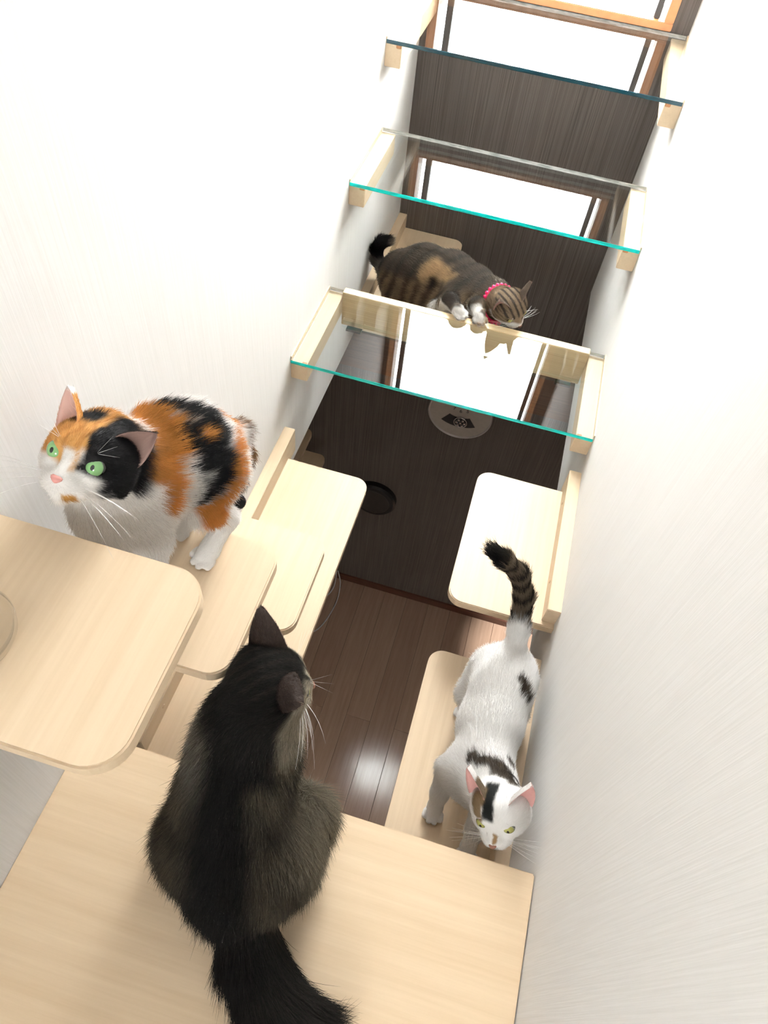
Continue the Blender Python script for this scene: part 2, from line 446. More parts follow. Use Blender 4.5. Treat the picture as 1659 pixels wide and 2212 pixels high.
bm.faces.new([bm.verts.new((x_, DX - 0.0190, z_)) for x_, z_ in pts]); bmesh.ops.recalc_face_normals(bm, faces=bm.faces[:])
e = bmesh.ops.extrude_face_region(bm, geom=bm.faces[:]); bmesh.ops.translate(bm, verts=[v for v in e['geom'] if isinstance(v, bmesh.types.BMVert)], vec=(0, -0.0008, 0))
from_bm('pendulum_window', bm, M['black'], ck)
pc = (dc[0] + 0.010, DX - 0.025, dc[1] - 0.131)
pend = empty('pendulum', pc); pend.parent = ck; pend.matrix_parent_inverse = Matrix.Translation(ck.location).inverted()
bm = bmesh.new()
ring = [(pc[0] + 0.031 * math.cos(a), pc[1], pc[2] + 0.031 * math.sin(a)) for a in np.linspace(0, 2 * math.pi, 33)]
tube(bm, ring, 0.0035, 8, False)
o = from_bm('pendulum_ring', bm, M['crystal'], None, True); o.parent = pend; o.matrix_parent_inverse = Matrix.Translation(pc).inverted()
for k in range(7):
    a = 2 * math.pi * k / 6; rr = 0.0 if k == 6 else 0.019
    bm = bmesh.new(); bmesh.ops.create_icosphere(bm, subdivisions=1, radius=0.009, matrix=Matrix.Translation((pc[0] + rr * math.cos(a), pc[1], pc[2] + rr * math.sin(a))))
    o = from_bm('crystal', bm, M['crystal']); o.parent = pend; o.matrix_parent_inverse = Matrix.Translation(pc).inverted()

bd = empty('black_disc', (-0.455, DX, H - 3.26)); tag(bd, 'black round disc hung on the dark wall downstairs, beside the long shelf', 'wall decoration')
bm = bmesh.new(); lathe(bm, [(0.128, 0.0), (0.128, 0.03), (0.118, 0.042), (0.10, 0.045)], 56, 'y', bd.location); from_bm('disc_body', bm, M['black'], bd, False)
bm = bmesh.new(); lathe(bm, [(0.098, 0.045), (0.09, 0.047), (0.03, 0.049)], 48, 'y', bd.location); from_bm('disc_front', bm, M['sash'], bd)

tag(box('beam', (-1.04, DX - 0.10, H - 2.245), (1.49, DX - 0.001, H - 1.98), M['brown_wood'], None, 0.003), 'brown wooden beam along the dark wall just under the upper floor', 'beam')
tag(box('ledge_board', (-0.735, DX - 0.030, H - 2.300), (-0.30, DX - 0.001, H - 2.247), M['maple_side'], None, 0.002), 'short pale ledge board under the brown beam on the dark wall', 'ledge')

for i, (x1, y0, y1, z, lab) in enumerate(((-0.758, 1.95, 2.275, -2.60, 'dim wooden step downstairs, upper of the two by the dark wall'),
                                          (-0.71, 2.05, 2.345, -2.85, 'dim wooden step downstairs, lower of the two by the dark wall'))):
    t = empty('wall_shelf', (-1.05, (y0 + y1) / 2, H + z)); tag(t, lab, 'shelf', 'dim wooden steps downstairs')
    rounded_plate('board', -1.05, x1, y0, y1, H + z - 0.024, H + z, ('nr', 'fr'), 0.035, [M['maple']], t)
    box('wall_batten', (-1.05, y0 + 0.02, H + z - 0.07), (-1.02, y1 - 0.02, H + z - 0.024), M['maple'], t)

def cord(label, pts, r, mat):
    P = [Vector(p) for p in pts]; out = []
    for i in range(len(P) - 1):
        p0, p1, p2, p3 = P[max(i - 1, 0)], P[i], P[i + 1], P[min(i + 2, len(P) - 1)]
        for k in range(7):
            u = k / 7
            out.append(0.5 * ((2 * p1) + (p2 - p0) * u + (2 * p0 - 5 * p1 + 4 * p2 - p3) * u * u + (3 * p1 - p0 - 3 * p2 + p3) * u ** 3))
    out.append(P[-1])
    bm = bmesh.new(); tube(bm, out, r, 6)
    tag(from_bm('power_cord', bm, mat, None, True), label, 'cord', 'cords on the floor by the dark wall')
cord('white cord looping farthest out over the floor below the long shelf', [(-0.63, DX - 0.05, 0.16), (-0.595, DX - 0.10, 0.08), (-0.59, DX - 0.22, 0.006), (-0.64, DX - 0.42, 0.006), (-0.76, DX - 0.50, 0.006), (-0.95, DX - 0.50, 0.006)], 0.004, M['white_plastic'])
cord('white cord hanging closest to the dark wall by the long shelf', [(-0.66, DX - 0.03, 0.24), (-0.64, DX - 0.05, 0.12), (-0.645, DX - 0.12, 0.007), (-0.72, DX - 0.24, 0.007), (-0.9, DX - 0.30, 0.007)], 0.0045, M['white_plastic'])
cord('black cord coiled between the two white cords', [(-0.67, DX - 0.03, 0.18), (-0.69, DX - 0.05, 0.03), (-0.76, DX - 0.07, 0.008), (-0.84, DX - 0.06, 0.008), (-0.95, DX - 0.05, 0.008)], 0.006, M['black'])

# clear bowl at the left edge of the top shelf
bw = empty('clear_bowl', (-0.432, 0.217, H - 0.70)); tag(bw, 'clear plastic bowl on the topmost left shelf, cut by the photo edge', 'bowl')
bm = bmesh.new(); lathe(bm, [(0.030, 0.0005), (0.042, 0.006), (0.048, 0.018), (0.050, 0.030), (0.047, 0.030), (0.045, 0.019), (0.039, 0.009), (0.028, 0.004)], 56, 'z', bw.location)
from_bm('bowl_body', bm, M['acrylic'], bw, True)
# ------------------------------------------------------------------ cats
# Each cat: a blended distance field of tapered limbs, turned into ONE skin mesh, with a coat of short hair curves.
def q3(a, b, t): return a + (b - a) * t

BLEND = {'body': 0.032, 'head': 0.014, 'fine': 0.007, 'paw': 0.012, 'toe': 0.0025}
class CatField:
    def __init__(self):
        self.A = []; self.B = []; self.ra = []; self.rb = []; self.flow = []; self.kind = []
    def cap(self, a, b, ra, rb, kind='body', flow=None):
        a = np.array(a, float); b = np.array(b, float)
        self.A.append(a); self.B.append(b); self.ra.append(ra); self.rb.append(rb); self.kind.append(kind)
        f = (b - a) if flow is None else np.array(flow, float)
        n = np.linalg.norm(f); self.flow.append(f / n if n > 1e-9 else np.array([0, 0, -1.0]))
    def chain(self, pts, radii, kind='body', flow_sign=1, flow=None):
        for i in range(len(pts) - 1):
            f = flow if flow is not None else flow_sign * (np.array(pts[i + 1], float) - np.array(pts[i], float))
            self.cap(pts[i], pts[i + 1], radii[i], radii[i + 1], kind, f)
    def dists(self, P):
        out = np.empty((len(self.A), len(P)), np.float32)
        for i, (a, b, ra, rb) in enumerate(zip(self.A, self.B, self.ra, self.rb)):
            ab = b - a; l2 = ab @ ab
            pa = P - a
            t = np.clip((pa @ ab) / l2, 0, 1) if l2 > 1e-12 else np.zeros(len(P))
            out[i] = np.sqrt(((pa - t[:, None] * ab) ** 2).sum(1)) - (ra + (rb - ra) * t)
        return out
    def sdf(self, P, chunk=200000):
        res = np.empty(len(P), np.float32)
        for s in range(0, len(P), chunk):
            D = self.dists(P[s:s + chunk])
            acc = None
            for d, kd in zip(D, self.kind):
                if acc is None: acc = d; continue
                k = BLEND.get(kd, 0.032)
                hh = np.maximum(k - np.abs(acc - d), 0)
                acc = np.minimum(acc, d) - hh * hh / (4 * k)
            res[s:s + chunk] = acc
        return res
    def grad(self, P, e=0.0012):
        g = np.stack([self.sdf(P + np.eye(3)[i] * e) - self.sdf(P - np.eye(3)[i] * e) for i in range(3)], 1)
        return g / (np.linalg.norm(g, axis=1, keepdims=True) + 1e-9)

def surface_nets(field, h):
    A = np.array(field.A); B = np.array(field.B); r = max(max(field.ra), max(field.rb)) + 0.03
    lo = np.minimum(A.min(0), B.min(0)) - r; hi = np.maximum(A.max(0), B.max(0)) + r
    n = np.ceil((hi - lo) / h).astype(int) + 1
    # coarse pass to skip empty space
    c = 4; nc = np.ceil(n / c).astype(int) + 1
    gc = np.stack(np.meshgrid(*[lo[i] + h * c * np.arange(nc[i]) for i in range(3)], indexing='ij'), -1).reshape(-1, 3)
    near = np.abs(field.sdf(gc)).reshape(nc) < h * c * 1.9
    full = np.repeat(np.repeat(np.repeat(near, c, 0), c, 1), c, 2)
    off = c // 2
    V = np.full(n, 1.0, np.float32)
    idx = np.stack(np.meshgrid(*[np.arange(n[i]) for i in range(3)], indexing='ij'), -1).reshape(-1, 3)
    coarse = field.sdf(gc).reshape(nc)
    ci = np.clip((idx + off) // c, 0, nc - 1)
    V = coarse[ci[:, 0], ci[:, 1], ci[:, 2]].copy()
    m = near[ci[:, 0], ci[:, 1], ci[:, 2]]
    V[m] = field.sdf(lo + h * idx[m])
    V = V.reshape(n)
    S = V < 0
    cs = np.zeros(n - 1, int)
    corners = [(i, j, k) for i in (0, 1) for j in (0, 1) for k in (0, 1)]
    for i, j, k in corners: cs += S[i:n[0] - 1 + i, j:n[1] - 1 + j, k:n[2] - 1 + k]
    act = (cs > 0) & (cs < 8)
    vid = -np.ones(n - 1, int); vid[act] = np.arange(act.sum())
    cell = np.argwhere(act).astype(float)
    P = lo + h * (cell + 0.5)
    quads = []
    for ax in range(3):
        o1, o2 = [(1, 2), (2, 0), (0, 1)][ax]
        a = [slice(None)] * 3; b = [slice(None)] * 3
        a[ax] = slice(0, n[ax] - 1); b[ax] = slice(1, n[ax])
        ch = S[tuple(a)] != S[tuple(b)]
        e = np.argwhere(ch)
        e = e[(e[:, o1] > 0) & (e[:, o2] > 0) & (e[:, o1] < n[o1] - 1) & (e[:, o2] < n[o2] - 1)]
        ins = S[tuple(a)][tuple(e.T)]
        d1 = np.zeros(3, int); d1[o1] = 1; d2 = np.zeros(3, int); d2[o2] = 1
        q = np.stack([vid[tuple((e - d1 - d2).T)], vid[tuple((e - d2).T)], vid[tuple(e.T)], vid[tuple((e - d1).T)]], 1)
        q[~ins] = q[~ins][:, ::-1]
        quads.append(q)
    Q = np.concatenate(quads)
    for it in range(4):
        d = field.sdf(P); g = field.grad(P)
        P = P - g * np.clip(d, -h, h)[:, None]
        if it < 2:                                    # even out the grid
            s = np.zeros_like(P); w = np.zeros(len(P))
            for x_, y_ in ((0, 1), (1, 2), (2, 3), (3, 0)):
                np.add.at(s, Q[:, x_], P[Q[:, y_]]); np.add.at(w, Q[:, x_], 1)
                np.add.at(s, Q[:, y_], P[Q[:, x_]]); np.add.at(w, Q[:, y_], 1)
            P = 0.4 * P + 0.6 * s / np.maximum(w, 1)[:, None]
    return P, Q

def vnoise(P, scale, seed=0):
    """cheap smooth value noise in [-1, 1]"""
    X = P * scale + np.array([seed * 17.3, seed * 5.1, seed * 9.7]); i = np.floor(X).astype(np.int64); f = X - i
    f = f * f * (3 - 2 * f); out = 0
    for dx in (0, 1):
        for dy in (0, 1):
            for dz in (0, 1):
                hsh = (i[:, 0] + dx) * 374761393 + (i[:, 1] + dy) * 668265263 + (i[:, 2] + dz) * 2147483647 + seed * 1274126177
                hsh = (hsh ^ (hsh >> 13)) * 1274126177; hsh = hsh ^ (hsh >> 16)
                v = (hsh & 0xffff) / 32767.5 - 1
                out = out + v * (f[:, 0] if dx else 1 - f[:, 0]) * (f[:, 1] if dy else 1 - f[:, 1]) * (f[:, 2] if dz else 1 - f[:, 2])
    return out

def frame(fw, upv):
    fw = np.array(fw, float); fw /= np.linalg.norm(fw)
    u = np.array(upv, float); u = u - (u @ fw) * fw; u /= np.linalg.norm(u)
    return np.stack([np.cross(fw, u), fw, u], 1)

def add_head(F, Hd, Mx, s, back):
    """skull, cheeks, muzzle, brow; hair flows from the nose backwards"""
    W = lambda x, y, z: Hd + Mx @ (np.array((x, y, z)) * s)
    bk = -Mx[:, 1] * 0.9 + Mx[:, 2] * 0.15
    side = lambda sx: -Mx[:, 1] * 0.7 + Mx[:, 0] * sx * 0.6 - Mx[:, 2] * 0.15
    F.cap(W(-0.016, -0.006, 0.006), W(0.016, -0.006, 0.006), 0.0315 * s, 0.0315 * s, 'head', bk)
    F.cap(W(0, 0.008, 0.006), W(0, -0.018, -0.002), 0.034 * s, 0.033 * s, 'head', bk)
    for sx in (-1, 1):
        F.cap(W(sx * 0.020, 0.012, -0.012), W(sx * 0.029, 0.000, -0.012), 0.0215 * s, 0.0185 * s, 'head', side(sx))
        F.cap(W(sx * 0.0082, 0.042, -0.0230), W(sx * 0.0135, 0.035, -0.0225), 0.0122 * s, 0.0125 * s, 'fine', side(sx))
        F.cap(W(sx * 0.017, 0.031, 0.0135), W(sx * 0.027, 0.020, 0.013), 0.0095 * s, 0.0095 * s, 'fine', side(sx))
        F.cap(W(sx * 0.020, 0.029, -0.0075), W(sx * 0.027, 0.018, -0.009), 0.0095 * s, 0.010 * s, 'fine', side(sx))
    F.cap(W(0, 0.026, 0.010), W(0, 0.052, -0.0130), 0.0120 * s, 0.0070 * s, 'fine', bk)
    F.cap(W(0, 0.030, -0.012), W(0, 0.046, -0.017), 0.017 * s, 0.009 * s, 'fine', bk)
    F.cap(W(0, 0.039, -0.0355), W(0, 0.022, -0.030), 0.0085 * s, 0.015 * s, 'fine', bk)

def ear_shell(Hd, Mx, s, sx, tilt=(0, 0, 0), size=1.0, tip=None):
    """thin cupped ear; returns verts, quads, and a per-vertex 'inside' flag"""
    base = np.array((sx * 0.0300, -0.006, 0.026)); tp = np.array((sx * 0.046, -0.014, 0.082)) + np.array(tilt)
    if tip is not None: tp = np.array(tip)
    ax = tp - base; L = np.linalg.norm(ax); ax = ax / L
    face = np.array((sx * 0.55, 0.83, -0.1)); face = face - (face @ ax) * ax; face /= np.linalg.norm(face)
    lat = np.cross(ax, face)
    nu, nv = 13, 12; V = []; ins = []
    for layer in (0, 1):
        for j in range(nv):
            v = j / (nv - 1)
            w = 0.0260 * size * (1 - v ** 1.75) ** 0.92 + 0.0008
            for i in range(nu):
                u = 2 * i / (nu - 1) - 1
                cup = 0.017 * size * (u * u) * (1 - 0.55 * v) - 0.006 * (1 - v)
                p = base + ax * L * (v * 1.0 - 0.10 * (1 - v)) + lat * (u * w * (1 - 0.12 * u * u)) + face * cup
                th = 0.0022 * (1 - 0.6 * v) * (1 - 0.7 * abs(u) ** 3)
                p = p + face * (th if layer else -th)
                V.append(Hd + Mx @ (p * s)); ins.append(layer)
    Q = []; off = nu * nv
    ccw = np.cross(lat, ax) @ face > 0
    for j in range(nv - 1):
        for i in range(nu - 1):
            a, b, c, d = j * nu + i, j * nu + i + 1, (j + 1) * nu + i + 1, (j + 1) * nu + i
            f1 = (a, b, c, d); f2 = tuple(x_ + off for x_ in (a, b, c, d))
            Q.append(f2 if ccw else f2[::-1]); Q.append(f1[::-1] if ccw else f1)
    rim = [i for i in range(nu)] and ([j * nu for j in range(nv)] + [(nv - 1) * nu + i for i in range(1, nu)] + [j * nu + nu - 1 for j in range(nv - 2, -1, -1)])
    for a, b in zip(rim, rim[1:]):
        q = (a, b, b + off, a + off); Q.append(q if not ccw else q[::-1])
    return np.array(V), np.array(Q), np.array(ins), (Mx @ ax), (Mx @ face)

def hair_mat(name, rough, spec):
    t = NT(name)
    at = t.node('ShaderNodeAttribute', attribute_name='coat')
    t.link(at.outputs['Color'], t.b.inputs['Base Color'])
    t.b.inputs['Roughness'].default_value = rough
    t.b.inputs['Specular IOR Level'].default_value = spec
    if name == 'cat_fur':                               # hairs let some light through
        tr = t.node('ShaderNodeBsdfTranslucent'); mx = t.node('ShaderNodeMixShader'); mx.inputs[0].default_value = 0.38
        t.link(at.outputs['Color'], tr.inputs['Color']); t.link(t.b.outputs[0], mx.inputs[1]); t.link(tr.outputs[0], mx.inputs[2])
        t.link(mx.outputs[0], t.out.inputs['Surface'])
    return t.m
M['fur'] = hair_mat('cat_fur', 0.6, 0.14)
M['skin'] = hair_mat('cat_skin', 0.7, 0.15)
def eye_mat(name, iris, rim):
    """iris ring and upright slit pupil, laid out in the eyeball's own axes (y looks out)"""
    t = NT(name)
    tc = t.node('ShaderNodeTexCoord'); sp = t.node('ShaderNodeSeparateXYZ'); t.link(tc.outputs['Object'], sp.inputs[0])
    x2 = t.math('POWER', t.math('ABSOLUTE', sp.outputs[0]), 2.0); z2 = t.math('POWER', t.math('ABSOLUTE', sp.outputs[2]), 2.0)
    rr = t.math('POWER', t.math('ADD', x2, z2), 0.5)
    c = t.ramp(t.math('DIVIDE', rr, 0.0115), [(0.0, tuple(min(1, v * 1.15) for v in iris)), (0.40, iris), (0.80, tuple(v * 0.75 for v in iris)), (0.88, rim), (1.0, rim)])
    pu = t.math('POWER', t.math('ADD', t.math('MULTIPLY', x2, 2.4), z2), 0.5)
    mk = t.math('LESS_THAN', pu, 0.0032)
    mx = t.node('ShaderNodeMix', data_type='RGBA'); t.link(mk, mx.inputs[0]); t.link(c, mx.inputs[6]); mx.inputs[7].default_value = (0.003, 0.003, 0.003, 1)
    t.link(mx.outputs[2], t.b.inputs['Base Color'])
    t.b.inputs['Roughness'].default_value = 0.06; t.b.inputs['Coat Weight'].default_value = 0.6
    return t.m
M['eye_green'] = eye_mat('eye_green', (0.20, 0.42, 0.17), (0.01, 0.01, 0.008))
M['eye_olive'] = eye_mat('eye_olive', (0.36, 0.36, 0.10), (0.012, 0.010, 0.006))
M['nose_pink'] = plain('nose_pink', (0.62, 0.28, 0.25), 0.45)
M['nose_brown'] = plain('nose_brown', (0.22, 0.09, 0.06), 0.4)
M['whisker'] = plain('whisker', (0.85, 0.84, 0.82), 0.35)
M['collar_pink'] = plain('collar_pink', (0.75, 0.02, 0.12), 0.25)
M['bell'] = plain('bell_silver', (0.75, 0.72, 0.72), 0.2, 0.8)
M['collar_purple'] = plain('collar_purple', (0.10, 0.07, 0.25), 0.6)

def smooth(x, a, b):
    t = np.clip((x - a) / (b - a), 0, 1); return t * t * (3 - 2 * t)

def build_cat(name, label, F, head, coat, hair, nhair, eye='eye_green', nose='nose_pink', ears=None, h=0.0038, collar=None, whisk=True, gravity=0.0, lift=0.33, seed=1, ground=None, wmin=None):
    """coat(P, L, ear, rnd) -> linear colours; hair(P, L) -> hair length in metres (P world, L head-local)."""
    Hd, Mx, s = head
    base = np.array([float(np.mean([a[0] for a in F.A])), float(np.mean([a[1] for a in F.A])), min(a[2] - r for a, r in zip(F.A, F.ra))])
    root = empty(name, tuple(base)); tag(root, label, 'cat')
    P, Q = surface_nets(F, h)
    P[:, 2] = np.maximum(P[:, 2], H + ground + 0.0004)      # paws rest flat on the board
    nb = len(P)
    P_all, Q_all = [P], [Q]; earflag = [np.zeros(nb)]; off = nb; ear_dirs = []
    for k, sx in enumerate((-1, 1)):
        ev, eq, ins, axd, fc = ear_shell(Hd, Mx, s, sx, **((ears or [{}, {}])[k]))
        P_all.append(ev); Q_all.append(eq + off); earflag.append(np.where(ins == 1, 1.0, -1.0) * sx); off += len(ev); ear_dirs.append((axd, fc))
    P = np.concatenate(P_all); Q = np.concatenate(Q_all); ear = np.concatenate(earflag)   # +-1: which side; sign*side>0 = inner face
    inner = np.zeros(len(P), bool); isear = ear != 0
    k0 = nb
    for k, sx in enumerate((-1, 1)):
        n_e = len(P_all[1 + k]); inner[k0:k0 + n_e] = (earflag[1 + k] * sx > 0); k0 += n_e
    rs = np.random.default_rng(seed)
    Lc = (P - Hd) @ Mx / s
    col = coat(P, Lc, isear, inner, np.zeros(len(P)))
    me = bpy.data.meshes.new('body')
    me.from_pydata(P - base, [], Q.tolist()); me.update()
    me.polygons.foreach_set('use_smooth', [True] * len(me.polygons))
    at = me.attributes.new('coat', 'FLOAT_COLOR', 'POINT')
    at.data.foreach_set('color', np.concatenate([col, np.ones((len(P), 1))], 1).astype(np.float32).ravel())
    me.materials.append(M['skin'])
    body = bpy.data.objects.new('body', me); link(body, root)
    # hair
    T = np.concatenate([Q[:, [0, 1, 2]], Q[:, [0, 2, 3]]])
    a, b, c = P[T[:, 0]], P[T[:, 1]], P[T[:, 2]]
    ar = 0.5 * np.linalg.norm(np.cross(b - a, c - a), axis=1)
    cen = (a + b + c) / 3
    vis = cen[:, 2] > base[2] + 0.004
    dens = ar * np.where(np.linalg.norm((cen - Hd) @ Mx / s, axis=1) < 0.075, 2.0, 1.0) * vis
    inner_t = inner[T].all(1); dens = dens * np.where(inner_t, 0.10, 1.0)
    ti = rs.choice(len(T), nhair, p=dens / dens.sum())
    u = rs.random((nhair, 2)); fl = u.sum(1) > 1; u[fl] = 1 - u[fl]
    R = a[ti] + u[:, :1] * (b - a)[ti] + u[:, 1:] * (c - a)[ti]
    N = np.cross(b - a, c - a)[ti]; N /= np.linalg.norm(N, axis=1, keepdims=True) + 1e-12
    tri_ear = isear[T[ti]].all(1); tri_in = inner_t[ti]
    D = F.dists(R); w = np.exp(-(D - D.min(0)) / 0.012); Fl = np.array(F.flow)
    t = w.T @ Fl
    Lr = (R - Hd) @ Mx / s
    for k, sx in enumerate((-1, 1)):
        m = tri_ear & (Lr[:, 0] * sx > 0); t[m] = ear_dirs[k][0]
    t = t + rs.normal(0, 0.16, t.shape) + np.array([0, 0, -1.0]) * gravity
    t = t - (t * N).sum(1, keepdims=True) * N; t /= np.linalg.norm(t, axis=1, keepdims=True) + 1e-9
    ln = hair(R, Lr) * (0.7 + 0.6 * rs.random(nhair))
    ln = np.where(tri_ear, np.minimum(ln, 0.0045), ln); ln = np.where(tri_in, 0.007, ln)
    ed = np.minimum(np.linalg.norm(Lr - np.array((0.0213, 0.0385, 0.0045)), axis=1), np.linalg.norm(Lr - np.array((-0.0213, 0.0385, 0.0045)), axis=1))
    nd = np.linalg.norm(Lr - np.array((0, 0.0600, -0.0160)), axis=1)
    keep = (ed > 0.0108) & (nd > 0.006)
    face = smooth(np.linalg.norm(Lr - np.array((0, 0.045, -0.005)), axis=1), 0.012, 0.05)
    ln = ln * (0.22 + 0.78 * face)
    lf = lift * (0.75 + 0.5 * rs.random(nhair))
    npt = 4; ss = np.linspace(0, 1, npt)
    jit = rs.normal(0, 0.10, (nhair, 3))
    pts = np.stack([R + ln[:, None] * (N * (lf * (si - 0.25 * si * si))[:, None] + t * (si * 0.93) + jit * si * si + np.array([0, 0, -1.0]) * gravity * 0.35 * si * si) for si in ss], 1)
    rnd = rs.random(nhair)
    hc = coat(R, Lr, tri_ear, tri_in, rnd)
    pts, hc, ln, rnd = pts[keep], hc[keep], ln[keep], rnd[keep]
    nh = len(pts)
    hcu = bpy.data.hair_curves.new('fur'); hcu.add_curves([npt] * nh)
    hcu.attributes['position'].data.foreach_set('vector', (pts - base).astype(np.float32).ravel()) if 'position' in hcu.attributes else hcu.points.foreach_set('position', (pts - base).astype(np.float32).ravel())
    ra = hcu.attributes.new('radius', 'FLOAT', 'POINT') if 'radius' not in hcu.attributes else hcu.attributes['radius']
    rad = np.outer(np.clip(ln * 0.014, 0.00012, 0.00034), np.array([1, 0.9, 0.62, 0.1]))
    ra.data.foreach_set('value', rad.astype(np.float32).ravel())
    ca = hcu.attributes.new('coat', 'FLOAT_COLOR', 'CURVE')
    ca.data.foreach_set('color', np.concatenate([hc, np.ones((nh, 1))], 1).astype(np.float32).ravel())
    hcu.materials.append(M['fur'])
    fo = bpy.data.objects.new('fur', hcu); link(fo, root); fo['kind'] = 'stuff'
    # eyes
    Mm = Matrix(Mx.tolist()).to_4x4()
    for sx in (1, -1):
        bm = bmesh.new(); bmesh.ops.create_uvsphere(bm, u_segments=24, v_segments=16, radius=0.0112 * s)
        e = from_bm('eye', bm, M[eye], None, True); e.parent = root
        out = Matrix.Rotation(-sx * math.radians(8), 4, 'Z')
        e.matrix_local = Matrix.Translation(Vector(Hd + Mx @ (np.array((sx * 0.0208, 0.0300, 0.0045)) * s) - base)) @ Mm @ out
    bm = bmesh.new(); bmesh.ops.create_icosphere(bm, subdivisions=2, radius=1.0)
    for v in bm.verts:
        x_, y_, z_ = v.co
        v.co = (x_ * 0.0058 * (1.0 + 0.55 * z_), y_ * 0.0040, z_ * 0.0044)
    n_o = from_bm('nose', bm, M[nose], None, True); n_o.parent = root
    n_o.matrix_local = Matrix.Translation(Vector(Hd + Mx @ (np.array((0, 0.0580, -0.0160)) * s) - base)) @ Mm @ Matrix.Scale(s, 4)
    if whisk:
        bm = bmesh.new()
        for sx in (-1, 1):
            for k in range(7):
                st = np.array((sx * 0.016, 0.040 - 0.002 * (k % 3), -0.019 - 0.0035 * (k // 3)))
                d = np.array((sx * 1.0, 0.25 - 0.18 * (k % 3), 0.16 - 0.11 * k + 0.05 * rs.normal())); d /= np.linalg.norm(d)
                Lw = 0.055 + 0.018 * rs.random()
                pp = [Hd + Mx @ ((st + d * Lw * q + np.array((0, -0.012, -0.014)) * q * q) * s) - base for q in np.linspace(0, 1, 6)]
                if wmin is not None: pp = [np.array((p_[0], p_[1], max(p_[2], H + wmin - base[2]))) for p_ in pp]
                tube(bm, pp, [0.00042 * (1 - 0.8 * q) for q in np.linspace(0, 1, 6)], 5)
            for k in range(3):
                st = np.array((sx * 0.019, 0.036, 0.018)); d = np.array((sx * (0.5 + 0.2 * k), 0.5, 0.8 - 0.25 * k)); d /= np.linalg.norm(d)
                pp = [Hd + Mx @ ((st + d * 0.036 * q) * s) - base for q in np.linspace(0, 1, 4)]
                tube(bm, pp, [0.00022 * (1 - 0.8 * q) for q in np.linspace(0, 1, 4)], 4)
        wo = from_bm('whiskers', bm, M['whisker'], None, True); wo.parent = root; wo['kind'] = 'stuff'
    if collar: collar(root, base)
    return root, P, Q

def paw(F, p, d, s=1.0, leg_flow=(0, 0, -1)):
    """four toes in front of a pad; p on the ground, d the way the toes point"""
    p = np.array(p, float); d = np.array(d, float); d[2] = 0; d /= np.linalg.norm(d); sd = np.array((d[1], -d[0], 0))
    F.cap(p + (0, 0, 0.015 * s), p + d * 0.012 * s + (0, 0, 0.012 * s), 0.0135 * s, 0.0110 * s, 'paw', d)
    for k, (o, f) in enumerate(((-0.0150, 0.009), (-0.0052, 0.0165), (0.0052, 0.0165), (0.0150, 0.009))):
        F.cap(p + d * (f * s) + sd * (o * s) + (0, 0, 0.0100 * s), p + d * ((f + 0.009) * s) + sd * (o * s * 1.08) + (0, 0, 0.0080 * s), 0.0064 * s, 0.0060 * s, 'toe', d)

def blobs(P, spec, sharp=0.010, warp=0.012, wscale=42.0, seed=3):
    """soft mask of a coat patch made of balls (x, y, z, r) with a ragged outline"""
    m = np.full(len(P), 9.0)
    for x_, y_, z_, r in spec:
        m = np.minimum(m, np.linalg.norm(P - np.array((x_, y_, z_ + H)), axis=1) - r)
    m = m + warp * vnoise(P, wscale, seed) + 0.4 * warp * vnoise(P, wscale * 2.7, seed + 1)
    return 1 - smooth(m, -sharp, sharp)

def mixc(c, col, m): return c * (1 - m[:, None]) + np.asarray(col) * m[:, None]
def Z(*p): return np.array((p[0], p[1], p[2] + H))
def zs(l): return [Z(*p) for p in l]
WHITE = np.array((0.95, 0.93, 0.905)); BLACK = np.array((0.010, 0.010, 0.011)); GINGER = np.array((0.56, 0.25, 0.065)); PINK = np.array((0.80, 0.53, 0.46))

# --- calico -------------------------------------------------------------------
hd = (Z(-0.400, 0.424, -0.632), frame((0.060, -0.700, 0.710), (0.150, 0.700, 0.690)), 1.05)
F = CatField()
fl_ = np.array((0.45, 0.75, -0.1))
F.chain(zs([(-0.402, 0.490, -0.728), (-0.386, 0.535, -0.728), (-0.368, 0.568, -0.742), (-0.350, 0.592, -0.770)]), [0.047, 0.050, 0.050, 0.044], 'body', flow=fl_)
F.chain(zs([(-0.410, 0.465, -0.765), (-0.385, 0.530, -0.768), (-0.358, 0.575, -0.790)]), [0.042, 0.048, 0.044], 'body', flow=fl_ + (0, 0, -0.5))
F.chain(zs([(-0.408, 0.462, -0.640), (-0.408, 0.470, -0.685), (-0.405, 0.475, -0.735)]), [0.034, 0.040, 0.050], 'body')
F.chain(zs([(-0.416, 0.448, -0.720), (-0.418, 0.445, -0.790)]), [0.040, 0.036], 'body')
add_head(F, *hd, None)
for (hip, knee, hock, pw, toe) in (((-0.335, 0.580, -0.800), (-0.344, 0.545, -0.845), (-0.328, 0.575, -0.905), (-0.340, 0.528, -0.95), (-0.40, -0.85, 0)),
                                   ((-0.375, 0.598, -0.800), (-0.388, 0.570, -0.845), (-0.378, 0.598, -0.905), (-0.396, 0.564, -0.95), (-0.5, -0.75, 0))):
    F.chain(zs([hip, knee]), [0.038, 0.028], 'body', flow=(0, 0.1, -1)); F.chain(zs([knee, hock, (pw[0], pw[1], pw[2] + 0.016)]), [0.026, 0.0165, 0.0145], 'paw'); paw(F, Z(*pw), toe, 1.0)
